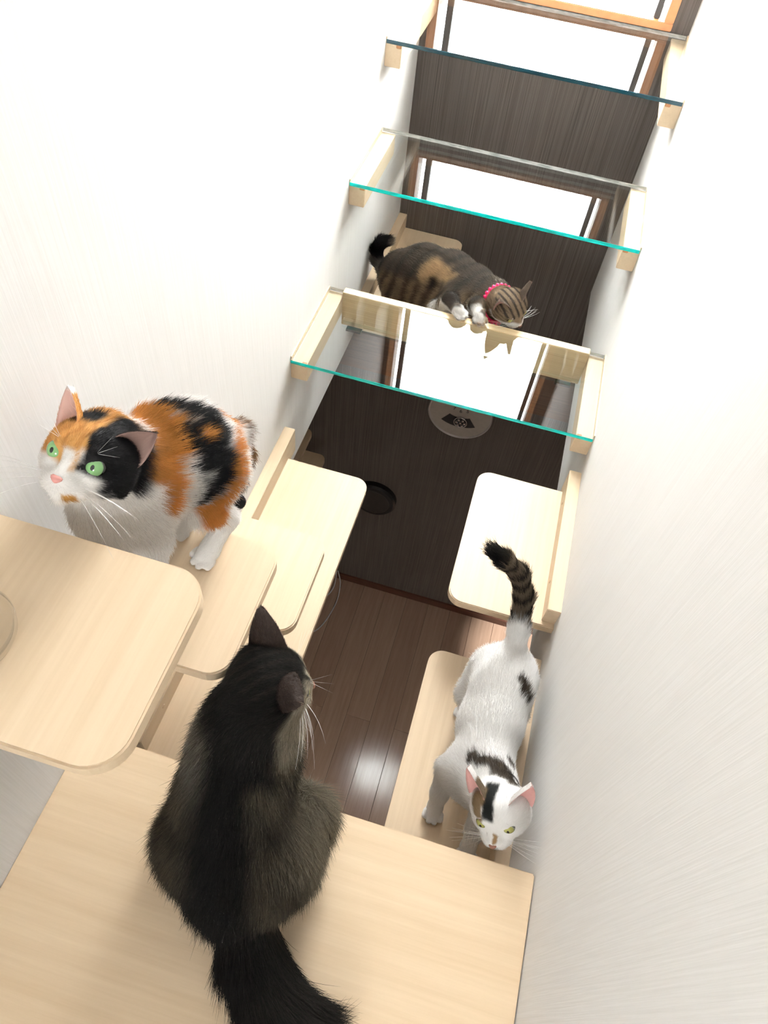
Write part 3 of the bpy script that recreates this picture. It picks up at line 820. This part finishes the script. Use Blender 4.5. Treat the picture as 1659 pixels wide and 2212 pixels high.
for (sh, el, wr, pw) in (((-0.388, 0.470, -0.775), (-0.386, 0.468, -0.835), (-0.388, 0.450, -0.905), (-0.390, 0.437, -0.95)), ((-0.432, 0.455, -0.775), (-0.437, 0.455, -0.835), (-0.438, 0.440, -0.905), (-0.440, 0.428, -0.95))):
    F.chain(zs([sh, el]), [0.035, 0.026], 'body', flow=(0, 0, -1)); F.chain(zs([el, wr, (pw[0], pw[1], pw[2] + 0.016)]), [0.024, 0.017, 0.0145], 'paw'); paw(F, Z(*pw), (-0.2, -1, 0), 1.0)
F.chain(zs([(-0.345, 0.605, -0.755), (-0.327, 0.638, -0.780), (-0.325, 0.642, -0.83), (-0.334, 0.630, -0.885), (-0.345, 0.622, -0.915), (-0.332, 0.624, -0.928)]), [0.020, 0.0165, 0.014, 0.013, 0.0125, 0.012], 'paw')
CAL = dict(black=[], ginger=[], white=[])
CAL.update(ginger=[(-0.3874, 0.4885, -0.6304, 0.0164), (-0.4045, 0.5351, -0.6724, 0.022), (-0.3879, 0.5369, -0.6702, 0.0262), (-0.3631, 0.5278, -0.6753, 0.0286), (-0.3614, 0.4967, -0.6762, 0.0271), (-0.3588, 0.4752, -0.6768, 0.02), (-0.3524, 0.4788, -0.6957, 0.0212), (-0.3463, 0.478, -0.7191, 0.0216), (-0.3445, 0.4704, -0.7374, 0.0175), (-0.3507, 0.4883, -0.6968, 0.0213), (-0.3506, 0.5149, -0.6865, 0.019), (-0.3492, 0.4656, -0.6215, 0.0159)], black=[(-0.392, 0.568, -0.6782, 0.0135), (-0.3748, 0.5718, -0.6783, 0.0197), (-0.3537, 0.5718, -0.6827, 0.0249), (-0.3347, 0.5634, -0.692, 0.0265), (-0.3249, 0.573, -0.7026, 0.025), (-0.3203, 0.5518, -0.7099, 0.031), (-0.3145, 0.5435, -0.734, 0.0296), (-0.3158, 0.5348, -0.7566, 0.0272), (-0.3231, 0.5279, -0.7215, 0.0221), (-0.3231, 0.5201, -0.7714, 0.0201), (-0.3294, 0.5336, -0.7025, 0.0175), (-0.3371, 0.5813, -0.6939, 0.0224), (-0.3328, 0.5097, -0.7859, 0.0111), (-0.3437, 0.5441, -0.6849, 0.0131)], ginger2=[(-0.3365, 0.6091, -0.7154, 0.0111), (-0.3318, 0.6275, -0.7441, 0.0115), (-0.306, 0.5972, -0.7517, 0.0122), (-0.2997, 0.5741, -0.7633, 0.0112), (-0.3318, 0.551, -0.6947, 0.0062), (-0.3266, 0.5516, -0.7003, 0.0071), (-0.3376, 0.6288, -0.7426, 0.0134), (-0.3166, 0.6086, -0.7413, 0.0141), (-0.3043, 0.5876, -0.7515, 0.0139), (-0.2994, 0.5693, -0.7666, 0.013), (-0.3015, 0.5527, -0.7883, 0.0131), (-0.3324, 0.5226, -0.8169, 0.019), (-0.3222, 0.5274, -0.8322, 0.0231), (-0.3164, 0.5351, -0.8093, 0.0189), (-0.3085, 0.5435, -0.8011, 0.0142), (-0.3397, 0.5126, -0.8026, 0.0094), (-0.3178, 0.533, -0.8524, 0.0147)])
def coat_calico(P, L, ear, inner, rnd):
    n = len(P); c = np.tile(WHITE, (n, 1))
    g = blobs(P, CAL['ginger'], 0.006, 0.010, 40, 3) if CAL['ginger'] else np.zeros(n)
    stripe = 0.5 + 0.5 * np.sin(L[:, 2] * 420 + 6 * vnoise(P, 50, 8))
    gc = GINGER * (0.85 + 0.25 * vnoise(P, 60, 5))[:, None] + np.array((0.10, 0.06, 0.02)) * stripe[:, None] * 0.5
    c = c * (1 - g[:, None]) + gc * g[:, None]
    b = blobs(P, CAL['black'], 0.006, 0.010, 40, 6) if CAL['black'] else np.zeros(n)
    c = mixc(c, BLACK + 0.006, b)
    g2 = blobs(P, CAL.get('ginger2', []), 0.006, 0.008, 50, 4) if CAL.get('ginger2') else np.zeros(n)
    c = mixc(c, GINGER * 0.95, g2)
    w = blobs(P, CAL['white'], 0.005, 0.005, 60, 9) if CAL['white'] else np.zeros(n)
    c = mixc(c, WHITE, w)
    tp = np.array(((-0.345, 0.605, -0.755), (-0.327, 0.638, -0.780), (-0.325, 0.642, -0.83), (-0.334, 0.630, -0.885), (-0.345, 0.622, -0.915), (-0.332, 0.624, -0.928))) + np.array((0, 0, H))
    tsel = np.zeros(n)
    for a_, b_ in zip(tp, tp[1:]):
        ab = b_ - a_; q = np.clip(((P - a_) @ ab) / (ab @ ab), 0, 1); tsel = np.maximum(tsel, smooth(-np.linalg.norm(P - a_ - q[:, None] * ab, axis=1), -0.030, -0.024))
    tsel = tsel * smooth(P[:, 1] - 0.25 * (P[:, 2] - H + 0.9), 0.598, 0.612)
    tc = np.array((0.16, 0.085, 0.035)) * (1 + 0.5 * vnoise(P, 90, 4))[:, None]
    tc = mixc(tc, BLACK, smooth(-P[:, 2], -(H - 0.825), -(H - 0.865)))
    c = c * (1 - tsel[:, None]) + tc * tsel[:, None]
    # face in head coordinates: +x is the cat's right
    x, y, z = L[:, 0], L[:, 1], L[:, 2]; wob = 0.004 * vnoise(L, 90, 2)
    inh = smooth(-np.linalg.norm(L / np.array((1.25, 1.25, 1.35)), axis=1), -0.066, -0.050)
    gf = smooth(x + wob, -0.010, -0.004) * smooth(z + wob - 0.15 * np.abs(x), -0.012, -0.004)
    gf = np.maximum(gf, smooth(z + wob, 0.012, 0.02) * smooth(x, -0.02, -0.012))
    c = mixc(c, np.array((0.60, 0.33, 0.11)) * (1 + 0.0), inh * gf)
    st = smooth(np.sin(x * 600 + 40 * z + 3 * vnoise(L, 60, 4)), 0.2, 0.8) * gf * inh * (z > 0.012)
    c = mixc(c, np.array((0.34, 0.15, 0.04)), 0.6 * st)
    bl = smooth(-x + wob + 0.25 * np.maximum(z - 0.02, 0), 0.006, 0.011) * smooth(z + wob * 1.5 + 0.32 * np.abs(x + 0.02), -0.020, -0.014)
    c = mixc(c, BLACK, inh * bl * (1 - smooth(y, 0.043, 0.048)))
    cr = smooth(z + wob, 0.026, 0.032) * smooth(-np.abs(x - 0.020), -0.018, -0.011) * smooth(-y, -0.02, -0.005) * smooth(y, -0.024, -0.016)
    c = mixc(c, BLACK, inh * cr)
    bz = smooth(-np.abs(x - 0.002 - 0.2 * np.maximum(z, 0)) + wob * 0.5, -0.0085 + 0, -0.005) * smooth(-z, -0.016, -0.010) * smooth(y, 0.02, 0.03)
    c = mixc(c, WHITE, inh * bz)
    mz = smooth(-z + wob - 0.0, 0.004, 0.010) * smooth(y, 0.028, 0.036)
    c = mixc(c, WHITE, inh * mz)
    ch = smooth(-np.linalg.norm(L - np.array((-0.013, 0.047, -0.032)), axis=1), -0.0085, -0.006)
    c = mixc(c, np.array((0.50, 0.28, 0.08)), ch)
    if ear.any():
        er = ear & (x > 0); el = ear & (x < 0)
        c[er & ~inner] = np.array((0.55, 0.29, 0.09)); c[el & ~inner] = np.array((0.03, 0.022, 0.018))
        c[er & inner] = PINK * 1.02; c[el & inner] = PINK * 0.42
        tipm = ear & (x > 0) & (z > 0.057); c[tipm] = WHITE
    return c * (0.86 + 0.28 * rnd[:, None] * (rnd[:, None] > 0)) if rnd.any() else c * 0.9
def hair_calico(P, L):
    r = np.linalg.norm(L, axis=1); hz = P[:, 2] - (H - 0.95)
    return 0.013 * smooth(r, 0.03, 0.09) * smooth(hz, 0.03, 0.10) + 0.0025 + 0.003 * smooth(hz, 0.02, 0.06)
def collar_calico(root, base):
    bm = bmesh.new(); cx = Z(-0.411, 0.462, -0.672); Mx = frame((0.10, -0.60, 0.78), (0, 0.8, 0.6))
    pts = [cx + Mx @ np.array((0.047 * math.cos(a), 0, 0.046 * math.sin(a))) - base for a in np.linspace(0, 2 * math.pi, 40)]
    tube(bm, pts, 0.0042, 8, False); o = from_bm('collar', bm, M['collar_purple'], None, True); o.parent = root; o['label'] = 'purple collar almost buried in the white chest fur'
EARS1 = [dict(tip=(-0.047, -0.020, 0.052), size=0.88), dict(tip=(0.051, -0.018, 0.062), size=0.92)]
CATLIST = []
CATLIST.append(('calico', build_cat('calico_cat', 'calico cat with green eyes standing on the left wall shelf, looking toward the camera', F, hd, coat_calico, hair_calico, 80000, 'eye_green', 'nose_pink', ears=EARS1, seed=11, ground=-0.95, lift=0.26, collar=collar_calico)))

# --- white cat with dark patches, walking along the right wall ---------------------
F = CatField()
hd = (Z(0.2074, 0.3824, -1.2387), frame((-0.12, -0.952, 0.28), (-0.33, 0.30, 0.90)), 1.02)
fl_ = np.array((0.05, 1.0, -0.1))
F.chain(zs([(0.178, 0.480, -1.325), (0.182, 0.560, -1.330), (0.188, 0.640, -1.335), (0.194, 0.700, -1.350)]), [0.044, 0.050, 0.053, 0.046], 'body', flow=fl_)
F.chain(zs([(0.172, 0.470, -1.355), (0.178, 0.570, -1.372), (0.188, 0.660, -1.370)]), [0.044, 0.050, 0.047], 'body', flow=fl_ + (0, 0, -0.4))
F.chain(zs([(0.206, 0.395, -1.252), (0.194, 0.430, -1.285), (0.178, 0.480, -1.325)]), [0.033, 0.038, 0.046], 'body')
F.chain(zs([(0.190, 0.435, -1.320), (0.180, 0.450, -1.375)]), [0.036, 0.038], 'body')
add_head(F, *hd, None)
for sx, (hip, knee, hock, pw) in ((-1, ((0.160, 0.695, -1.375), (0.136, 0.650, -1.425), (0.140, 0.700, -1.480), (0.140, 0.655, -1.525))), (1, ((0.218, 0.690, -1.375), (0.232, 0.640, -1.425), (0.232, 0.690, -1.480), (0.230, 0.650, -1.525)))):
    F.chain(zs([hip, knee]), [0.042, 0.030], 'body', flow=(0, 0.1, -1)); F.chain(zs([knee, hock, (pw[0], pw[1], pw[2] + 0.016)]), [0.027, 0.0165, 0.0145], 'paw'); paw(F, Z(*pw), (0, -1, 0))
for sx, (sh, el, wr, pw) in ((-1, ((0.142, 0.462, -1.355), (0.128, 0.480, -1.410), (0.124, 0.450, -1.475), (0.124, 0.430, -1.525))), (1, ((0.205, 0.455, -1.355), (0.208, 0.450, -1.410), (0.205, 0.400, -1.470), (0.204, 0.375, -1.525)))):
    F.chain(zs([sh, el]), [0.036, 0.027], 'body', flow=(0, 0, -1)); F.chain(zs([el, wr, (pw[0], pw[1], pw[2] + 0.016)]), [0.025, 0.017, 0.0145], 'paw'); paw(F, Z(*pw), (0, -1, 0))
F.chain(zs([(0.196, 0.720, -1.335), (0.193, 0.757, -1.300), (0.183, 0.800, -1.240), (0.160, 0.815, -1.190), (0.122, 0.813, -1.152), (0.095, 0.811, -1.130)]), [0.024, 0.0190, 0.0165, 0.0155, 0.0145, 0.012], 'paw')
WHT = dict(tabby=[], head=[], headb=[])
WHT.update(tabby=[(0.2241, 0.6263, -1.2873, 0.0177), (0.2166, 0.6381, -1.2813, 0.0125), (0.235, 0.6158, -1.301, 0.0105), (0.1489, 0.4624, -1.2747, 0.0118), (0.1684, 0.4551, -1.2547, 0.0174), (0.1923, 0.4511, -1.2442, 0.0192), (0.2119, 0.4381, -1.2375, 0.0172), (0.2205, 0.4742, -1.2762, 0.0119), (0.2187, 0.4226, -1.2171, 0.0094)])
TABBY = np.array((0.085, 0.066, 0.048))
def coat_white(P, L, ear, inner, rnd):
    n = len(P); c = np.tile(np.array((0.96, 0.955, 0.945)), (n, 1))
    x, y, z = L[:, 0], L[:, 1], L[:, 2]; wob = 0.003 * vnoise(L, 100, 2)
    t = blobs(P, WHT['tabby'], 0.004, 0.006, 55, 6) if WHT['tabby'] else np.zeros(n)
    band = smooth(vnoise(P, 90, 4), -0.2, 0.5)
    c = mixc(c, TABBY * 0.55, t); c = mixc(c, TABBY * 1.9, 0.35 * t * band)
    tail = smooth(P[:, 1], 0.752, 0.765) * (P[:, 2] > H - 1.33)
    s_ = P[:, 1] * 0.6 + P[:, 2]
    rings = smooth(np.sin((P[:, 2] * 0.9 - P[:, 0] * 0.55) * 210), -0.1, 0.6)
    tc = TABBY[None, :] * (1.7 - 1.45 * rings[:, None])
    tc = np.where((P[:, 0] < 0.125)[:, None] & (P[:, 1] > 0.75)[:, None], np.array((0.014, 0.013, 0.012)), tc)
    c = c * (1 - tail[:, None]) + tc * tail[:, None]
    inh = smooth(-np.linalg.norm(L / np.array((1.25, 1.25, 1.35)), axis=1), -0.066, -0.050)
    bk = smooth(-np.abs(x - 0.012 - 0.10 * (z - 0.03)) + wob, -0.0125, -0.009) * smooth(z + wob * 2, 0.016, 0.022) * smooth(y, -0.026, -0.014)
    c = mixc(c, np.array((0.014, 0.015, 0.014)), inh * bk)
    br = smooth(x + wob, 0.018, 0.022) * smooth(z + wob * 2, 0.010, 0.016) * smooth(-x, -0.046, -0.040) * smooth(y, -0.012, 0.0)
    c = mixc(c, np.array((0.26, 0.19, 0.11)), inh * br)
    ns = smooth(-np.abs(x + 0.003) + 0.3 * wob, -0.0045, -0.003) * smooth(-np.abs(z + 0.001) , -0.011, -0.008) * smooth(y, 0.046, 0.049)
    c = mixc(c, np.array((0.27, 0.17, 0.08)), inh * ns)
    td = smooth(-np.linalg.norm((L - np.array((0.0135, 0.047, -0.004))) * np.array((1.4, 1, 0.75)), axis=1), -0.0058, -0.0040)
    c = mixc(c, np.array((0.06, 0.04, 0.025)), td)
    if ear.any():
        c[ear & ~inner] = np.array((0.86, 0.84, 0.82)); c[ear & inner] = np.array((0.78, 0.45, 0.42))
        m = ear & ~inner & (x > 0) & (x < 0.034); c[m] = np.array((0.20, 0.15, 0.10))
    return np.minimum(c * (0.90 + 0.16 * rnd[:, None]), 0.98) if rnd.any() else c * 0.92
def hair_white(P, L):
    r = np.linalg.norm(L, axis=1); hz = P[:, 2] - (H - 1.525)
    return 0.0095 * smooth(r, 0.03, 0.09) * smooth(hz, 0.03, 0.10) + 0.0025 + 0.0025 * smooth(hz, 0.02, 0.06) + 0.006 * (P[:, 1] > 0.755)
def collar_white(root, base):
    bm = bmesh.new(); cx = Z(0.200, 0.418, -1.275); Mx = frame((-0.20, 0.66, -0.70), (0, 0.7, 0.7))
    pts = [cx + Mx @ np.array((0.0415 * math.cos(a), 0, 0.041 * math.sin(a))) - base for a in np.linspace(0, 2 * math.pi, 40)]
    tube(bm, pts, 0.0042, 8, False); o = from_bm('collar', bm, M['black'], None, True); o.parent = root; o['label'] = 'thin black collar half hidden in the neck fur'
CATLIST.append(('white', build_cat('white_cat', 'white cat with dark patches and striped tail walking on the low right shelf', F, hd, coat_white, hair_white, 70000, 'eye_olive', 'nose_brown',
                ears=[dict(tip=(-0.052, -0.010, 0.070)), dict(tip=(0.046, -0.014, 0.078))], seed=12, ground=-1.525, lift=0.25, collar=collar_white)))

# --- tabby reaching down to the lowest glass step -------------------------------------
F = CatField()
hd = (Z(-0.0015, 1.672, -1.2090), frame((0.729, -0.559, -0.394), (0.131, -0.451, 0.883)), 1.0)
fl_ = np.array((-0.8, 0.55, 0.0))
F.chain(zs([(-0.125, 1.830, -1.300), (-0.200, 1.890, -1.330), (-0.290, 1.950, -1.370), (-0.365, 2.000, -1.420)]), [0.066, 0.078, 0.080, 0.070], 'body', flow=fl_)
F.chain(zs([(-0.130, 1.800, -1.330), (-0.220, 1.870, -1.390), (-0.350, 1.970, -1.460)]), [0.058, 0.066, 0.066], 'body', flow=fl_ + (0, 0, -0.6))
F.chain(zs([(-0.010, 1.690, -1.225), (-0.055, 1.745, -1.255), (-0.120, 1.815, -1.300)]), [0.038, 0.048, 0.064], 'body')
add_head(F, *hd, None)
for (hip, knee, hock, pw) in (((-0.345, 1.960, -1.460), (-0.300, 1.905, -1.490), (-0.335, 1.950, -1.540), (-0.290, 1.925, -1.565)), ((-0.385, 2.020, -1.450), (-0.345, 2.010, -1.490), (-0.390, 2.030, -1.540), (-0.345, 2.015, -1.565))):
    F.chain(zs([hip, knee]), [0.062, 0.045], 'body', flow=(0, 0, -1)); F.chain(zs([knee, hock, (pw[0], pw[1], pw[2] + 0.016)]), [0.032, 0.019, 0.0155], 'paw'); paw(F, Z(*pw), (0.7, -0.6, 0), 1.05)
for (sh, el, wr, pw, toe) in (((-0.150, 1.765, -1.305), (-0.190, 1.725, -1.320), (-0.165, 1.668, -1.235), (-0.135, 1.624, -1.2415), (0.8, -0.45, 0)), ((-0.090, 1.800, -1.310), (-0.110, 1.745, -1.310), (-0.090, 1.670, -1.230), (-0.075, 1.624, -1.2415), (0.4, -0.9, 0))):
    F.chain(zs([sh, el]), [0.052, 0.037], 'body', flow=(0, -0.3, -1)); F.chain(zs([el, wr, (pw[0], pw[1], pw[2] + 0.014)]), [0.033, 0.021, 0.0145], 'paw'); paw(F, Z(*pw), toe, 1.0)
F.chain(zs([(-0.400, 2.020, -1.430), (-0.440, 2.045, -1.455), (-0.468, 2.055, -1.435), (-0.474, 2.052, -1.395), (-0.460, 2.045, -1.360), (-0.438, 2.045, -1.349)]), [0.026, 0.022, 0.018, 0.0175, 0.017, 0.015], 'paw')
TAB = dict(tan=[], dark=[], white=[])
TAB.update(tan=[(-0.2635, 1.8464, -1.2908, 0.032), (-0.2411, 1.8477, -1.2681, 0.0286), (-0.2089, 1.8252, -1.2661, 0.0221), (-0.185, 1.8028, -1.2588, 0.0171)], dark=[(-0.2008, 1.7469, -1.2823, 0.0307), (-0.1735, 1.6461, -1.2268, 0.032), (-0.2357, 1.8138, -1.3064, 0.0175), (-0.1501, 1.6569, -1.2143, 0.0204)], white=[(-0.2146, 1.7012, -1.2981, 0.0258), (-0.1917, 1.6778, -1.2929, 0.021), (-0.1117, 1.6253, -1.2274, 0.0216), (-0.0881, 1.6285, -1.2152, 0.0201), (-0.1333, 1.6011, -1.2325, 0.0257), (-0.0813, 1.6107, -1.2193, 0.0172)])
def coat_tabby(P, L, ear, inner, rnd):
    n = len(P); x, y, z = L[:, 0], L[:, 1], L[:, 2]
    u = P @ np.array((-0.75, 0.66, 0.0)); ht = P[:, 2] + 0.40 * u * 0
    st = smooth(np.sin(u * 125 + 2.2 * vnoise(P, 16, 3) + 6 * (P[:, 2] - H)), 0.0, 0.8)
    g1 = vnoise(P, 120, 5)
    basec = np.array((0.25, 0.18, 0.115)) * (1 + 0.25 * g1)[:, None]
    c = mixc(basec, np.array((0.055, 0.042, 0.032)), 0.85 * st)
    spine = -1.30 + H - 0.42 * (u - 1.29)
    dorsal = smooth(P[:, 2] - (spine + 0.018), 0.0, 0.03)
    c = mixc(c, np.array((0.075, 0.068, 0.062)), 0.75 * dorsal * (np.linalg.norm(L, axis=1) > 0.07))
    for key, colr, sh in (('tan', (0.52, 0.36, 0.20), 0.014), ('dark', (0.040, 0.032, 0.026), 0.010), ('white', (0.86, 0.84, 0.81), 0.006)):
        if TAB[key]: c = mixc(c, np.array(colr), 0.92 * blobs(P, TAB[key], sh, 0.010, 50, 7))
    tl = smooth(-P[:, 0], 0.425, 0.44) * (P[:, 2] > H - 1.475)
    c = mixc(c, np.array((0.20, 0.18, 0.16)), tl * 0.8)
    c = mixc(c, np.array((0.012, 0.012, 0.013)), tl * smooth(P[:, 2], H - 1.43, H - 1.41))
    inh = smooth(-np.linalg.norm(L / np.array((1.25, 1.25, 1.35)), axis=1), -0.066, -0.052)
    hc = mixc(np.tile(np.array((0.24, 0.175, 0.115)), (n, 1)), np.array((0.035, 0.028, 0.022)), smooth(np.sin(x * 420 + 0.8 * np.sin(z * 120)), 0.0, 0.7) * smooth(z, 0.008, 0.018))
    hc = mixc(hc, np.array((0.05, 0.04, 0.03)), smooth(np.sin(z * 520 - np.abs(x) * 260), 0.4, 0.9) * smooth(np.abs(x), 0.022, 0.030) * 0.8)
    hc = mixc(hc, WHITE * 0.92, smooth(-z, 0.012, 0.018) * smooth(y, 0.02, 0.034))
    c = c * (1 - inh[:, None]) + hc * inh[:, None]
    if ear.any(): c[ear & ~inner] = np.array((0.15, 0.115, 0.09)); c[ear & inner] = np.array((0.48, 0.29, 0.25))
    feet = smooth(-P[:, 2], -(H - 1.232), -(H - 1.240)) * (P[:, 1] < 1.675)
    c = mixc(c, WHITE, feet)
    return c * (0.65 + 0.7 * rnd[:, None]) if rnd.any() else c * 0.8
def hair_tabby(P, L):
    r = np.linalg.norm(L, axis=1)
    return 0.013 * smooth(r, 0.03, 0.10) * smooth(P[:, 2], H - 1.565, H - 1.48) * smooth(np.abs(P[:, 1] - 1.62), 0.0, 0.07) + 0.006
def collar_tabby(root, base):
    cx = Z(-0.034, 1.716, -1.243); Mx = frame((0.56, -0.68, 0.45), (0, 0.5, 0.85)); r = 0.049
    bm = bmesh.new(); pts = [cx + Mx @ np.array((r * math.cos(a), 0, r * math.sin(a))) - base for a in np.linspace(0, 2 * math.pi, 40)]
    tube(bm, pts, 0.0045, 8, False); o = from_bm('collar', bm, M['collar_pink'], None, True); o.parent = root; o['label'] = 'pink beaded collar'
    bm = bmesh.new()
    for a in np.linspace(0, 2 * math.pi, 27)[:-1]:
        bmesh.ops.create_icosphere(bm, subdivisions=1, radius=0.0062, matrix=Matrix.Translation(Vector(cx + Mx @ np.array(((r + 0.003) * math.cos(a), 0, (r + 0.003) * math.sin(a))) - base)))
    b = from_bm('beads', bm, M['collar_pink'], None, True); b.parent = o; b['kind'] = 'stuff'
    down = np.array((0.25, -0.45, -0.86)); down = down - (down @ Mx[:, 1]) * Mx[:, 1]; down /= np.linalg.norm(down)
    bm = bmesh.new(); bmesh.ops.create_uvsphere(bm, u_segments=16, v_segments=10, radius=0.0095, matrix=Matrix.Translation(Vector(cx + down * (r + 0.016) - base)))
    b = from_bm('bell', bm, M['bell'], None, True); b.parent = o
CATLIST.append(('tabby', build_cat('tabby_cat', 'brown tabby cat with a pink beaded collar lowering its head to the lowest glass step', F, hd, coat_tabby, hair_tabby, 90000, 'eye_olive', 'nose_brown',
                ears=[dict(tip=(-0.046, -0.014, 0.080)), dict(tip=(0.046, -0.014, 0.070))], seed=13, ground=-1.565, wmin=-1.2435, lift=0.30, collar=collar_tabby)))

# --- long-haired dark cat sitting on the platform, seen from behind ----------------------
F = CatField()
hd = (Z(-0.172, 0.350, -0.916), frame((0.76, 0.56, -0.33), (0.08, 0.34, 0.94)), 1.13)
fl_ = np.array((0.03, -0.6, -0.75))
F.chain(zs([(-0.197, 0.290, -1.000), (-0.192, 0.250, -1.055), (-0.174, 0.195, -1.130)]), [0.048, 0.062, 0.080], 'body', flow=fl_)
F.chain(zs([(-0.172, 0.190, -1.135), (-0.156, 0.172, -1.146)]), [0.082, 0.078], 'body', flow=fl_)
F.chain(zs([(-0.172, 0.350, -0.925), (-0.186, 0.325, -0.960), (-0.196, 0.295, -1.010)]), [0.043, 0.046, 0.052], 'body')
F.chain(zs([(-0.178, 0.325, -0.985), (-0.188, 0.300, -1.080)]), [0.044, 0.046], 'body', flow=(0, 0, -1))
for p0, p1 in (((-0.228, 0.190, -1.165), (-0.238, 0.250, -1.180)), ((-0.114, 0.200, -1.160), (-0.100, 0.258, -1.168))):
    F.cap(Z(*p0), Z(*p1), 0.058, 0.046, 'body', (0.0, -0.8, -0.4))
add_head(F, *hd, None)
for dx in (-0.038, 0.012):
    F.chain(zs([(-0.180 + dx, 0.302, -1.060), (-0.180 + dx, 0.292, -1.150), (-0.180 + dx, 0.285, -1.224)]), [0.036, 0.024, 0.0165], 'body', flow=(0, 0, -1)); paw(F, Z(-0.180 + dx, 0.278, -1.24), (0.05, 1, 0), 1.0)
for px_, py_ in ((-0.262, 0.262), (-0.088, 0.270)): paw(F, Z(px_, py_, -1.24), (0.05, 1, 0), 1.1)
F.chain(zs([(-0.150, 0.135, -1.180), (-0.112, 0.082, -1.198), (-0.078, 0.045, -1.208), (-0.040, 0.022, -1.208), (-0.008, 0.022, -1.208)]), [0.036, 0.030, 0.027, 0.024, 0.020], 'body')
def coat_long(P, L, ear, inner, rnd):
    n = len(P); x, y, z = L[:, 0], L[:, 1], L[:, 2]
    g1 = vnoise(P, 35, 5)
    c = np.tile(np.array((0.062, 0.052, 0.038)), (n, 1)) * (1 + 0.35 * g1)[:, None]
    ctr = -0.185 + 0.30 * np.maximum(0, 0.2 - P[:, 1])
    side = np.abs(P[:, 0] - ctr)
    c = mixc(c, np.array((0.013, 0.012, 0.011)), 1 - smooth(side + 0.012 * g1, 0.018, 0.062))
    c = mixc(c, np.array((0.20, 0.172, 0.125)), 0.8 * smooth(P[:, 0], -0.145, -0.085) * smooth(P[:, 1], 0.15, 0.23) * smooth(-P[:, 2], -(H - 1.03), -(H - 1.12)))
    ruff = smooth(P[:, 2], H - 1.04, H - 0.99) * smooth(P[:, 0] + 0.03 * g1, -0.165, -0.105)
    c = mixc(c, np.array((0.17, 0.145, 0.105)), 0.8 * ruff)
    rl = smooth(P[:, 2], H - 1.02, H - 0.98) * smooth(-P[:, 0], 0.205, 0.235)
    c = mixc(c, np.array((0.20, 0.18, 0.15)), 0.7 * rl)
    tail = smooth(-P[:, 1], -0.135, -0.110)
    c = mixc(c, np.array((0.014, 0.013, 0.012)), 0.85 * tail)
    inh = smooth(-np.linalg.norm(L / np.array((1.25, 1.25, 1.35)), axis=1), -0.068, -0.052)
    hc = np.tile(np.array((0.020, 0.018, 0.016)), (n, 1))
    hc = mixc(hc, np.array((0.42, 0.37, 0.29)), smooth(y + 0.55 * np.abs(x) - 0.25 * z + 0.004 * g1, 0.026, 0.040) * smooth(y, 0.0, 0.02))
    hc = mixc(hc, np.array((0.03, 0.027, 0.022)), smooth(np.sin(x * 430), 0.2, 0.8) * smooth(z, 0.012, 0.02) * 0.9)
    hc = mixc(hc, np.array((0.26, 0.225, 0.17)), smooth(x, 0.026, 0.036) * smooth(-z, -0.004, 0.012) * smooth(y + 0.006 * g1, -0.004, 0.022))
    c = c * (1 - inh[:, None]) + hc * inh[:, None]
    if ear.any(): c[ear & ~inner] = np.array((0.060, 0.043, 0.036)); c[ear & inner] = np.array((0.26, 0.16, 0.13))
    return c * (0.55 + 0.9 * rnd[:, None]) if rnd.any() else c * 0.6
def hair_long(P, L):
    r = np.linalg.norm(L, axis=1)
    tail = smooth(-P[:, 1], -0.13, -0.08)
    return 0.006 + 0.028 * smooth(r, 0.034, 0.085) * smooth(P[:, 2], H - 1.24, H - 1.17) * (1 - tail) + 0.045 * tail
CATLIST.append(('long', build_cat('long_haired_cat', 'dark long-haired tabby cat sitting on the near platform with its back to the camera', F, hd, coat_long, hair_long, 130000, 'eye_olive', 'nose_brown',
                ears=[dict(tip=(-0.054, -0.014, 0.072), size=1.15), dict(tip=(0.068, -0.004, 0.050), size=1.0)], seed=14, ground=-1.24, lift=0.42, gravity=0.10, h=0.005)))
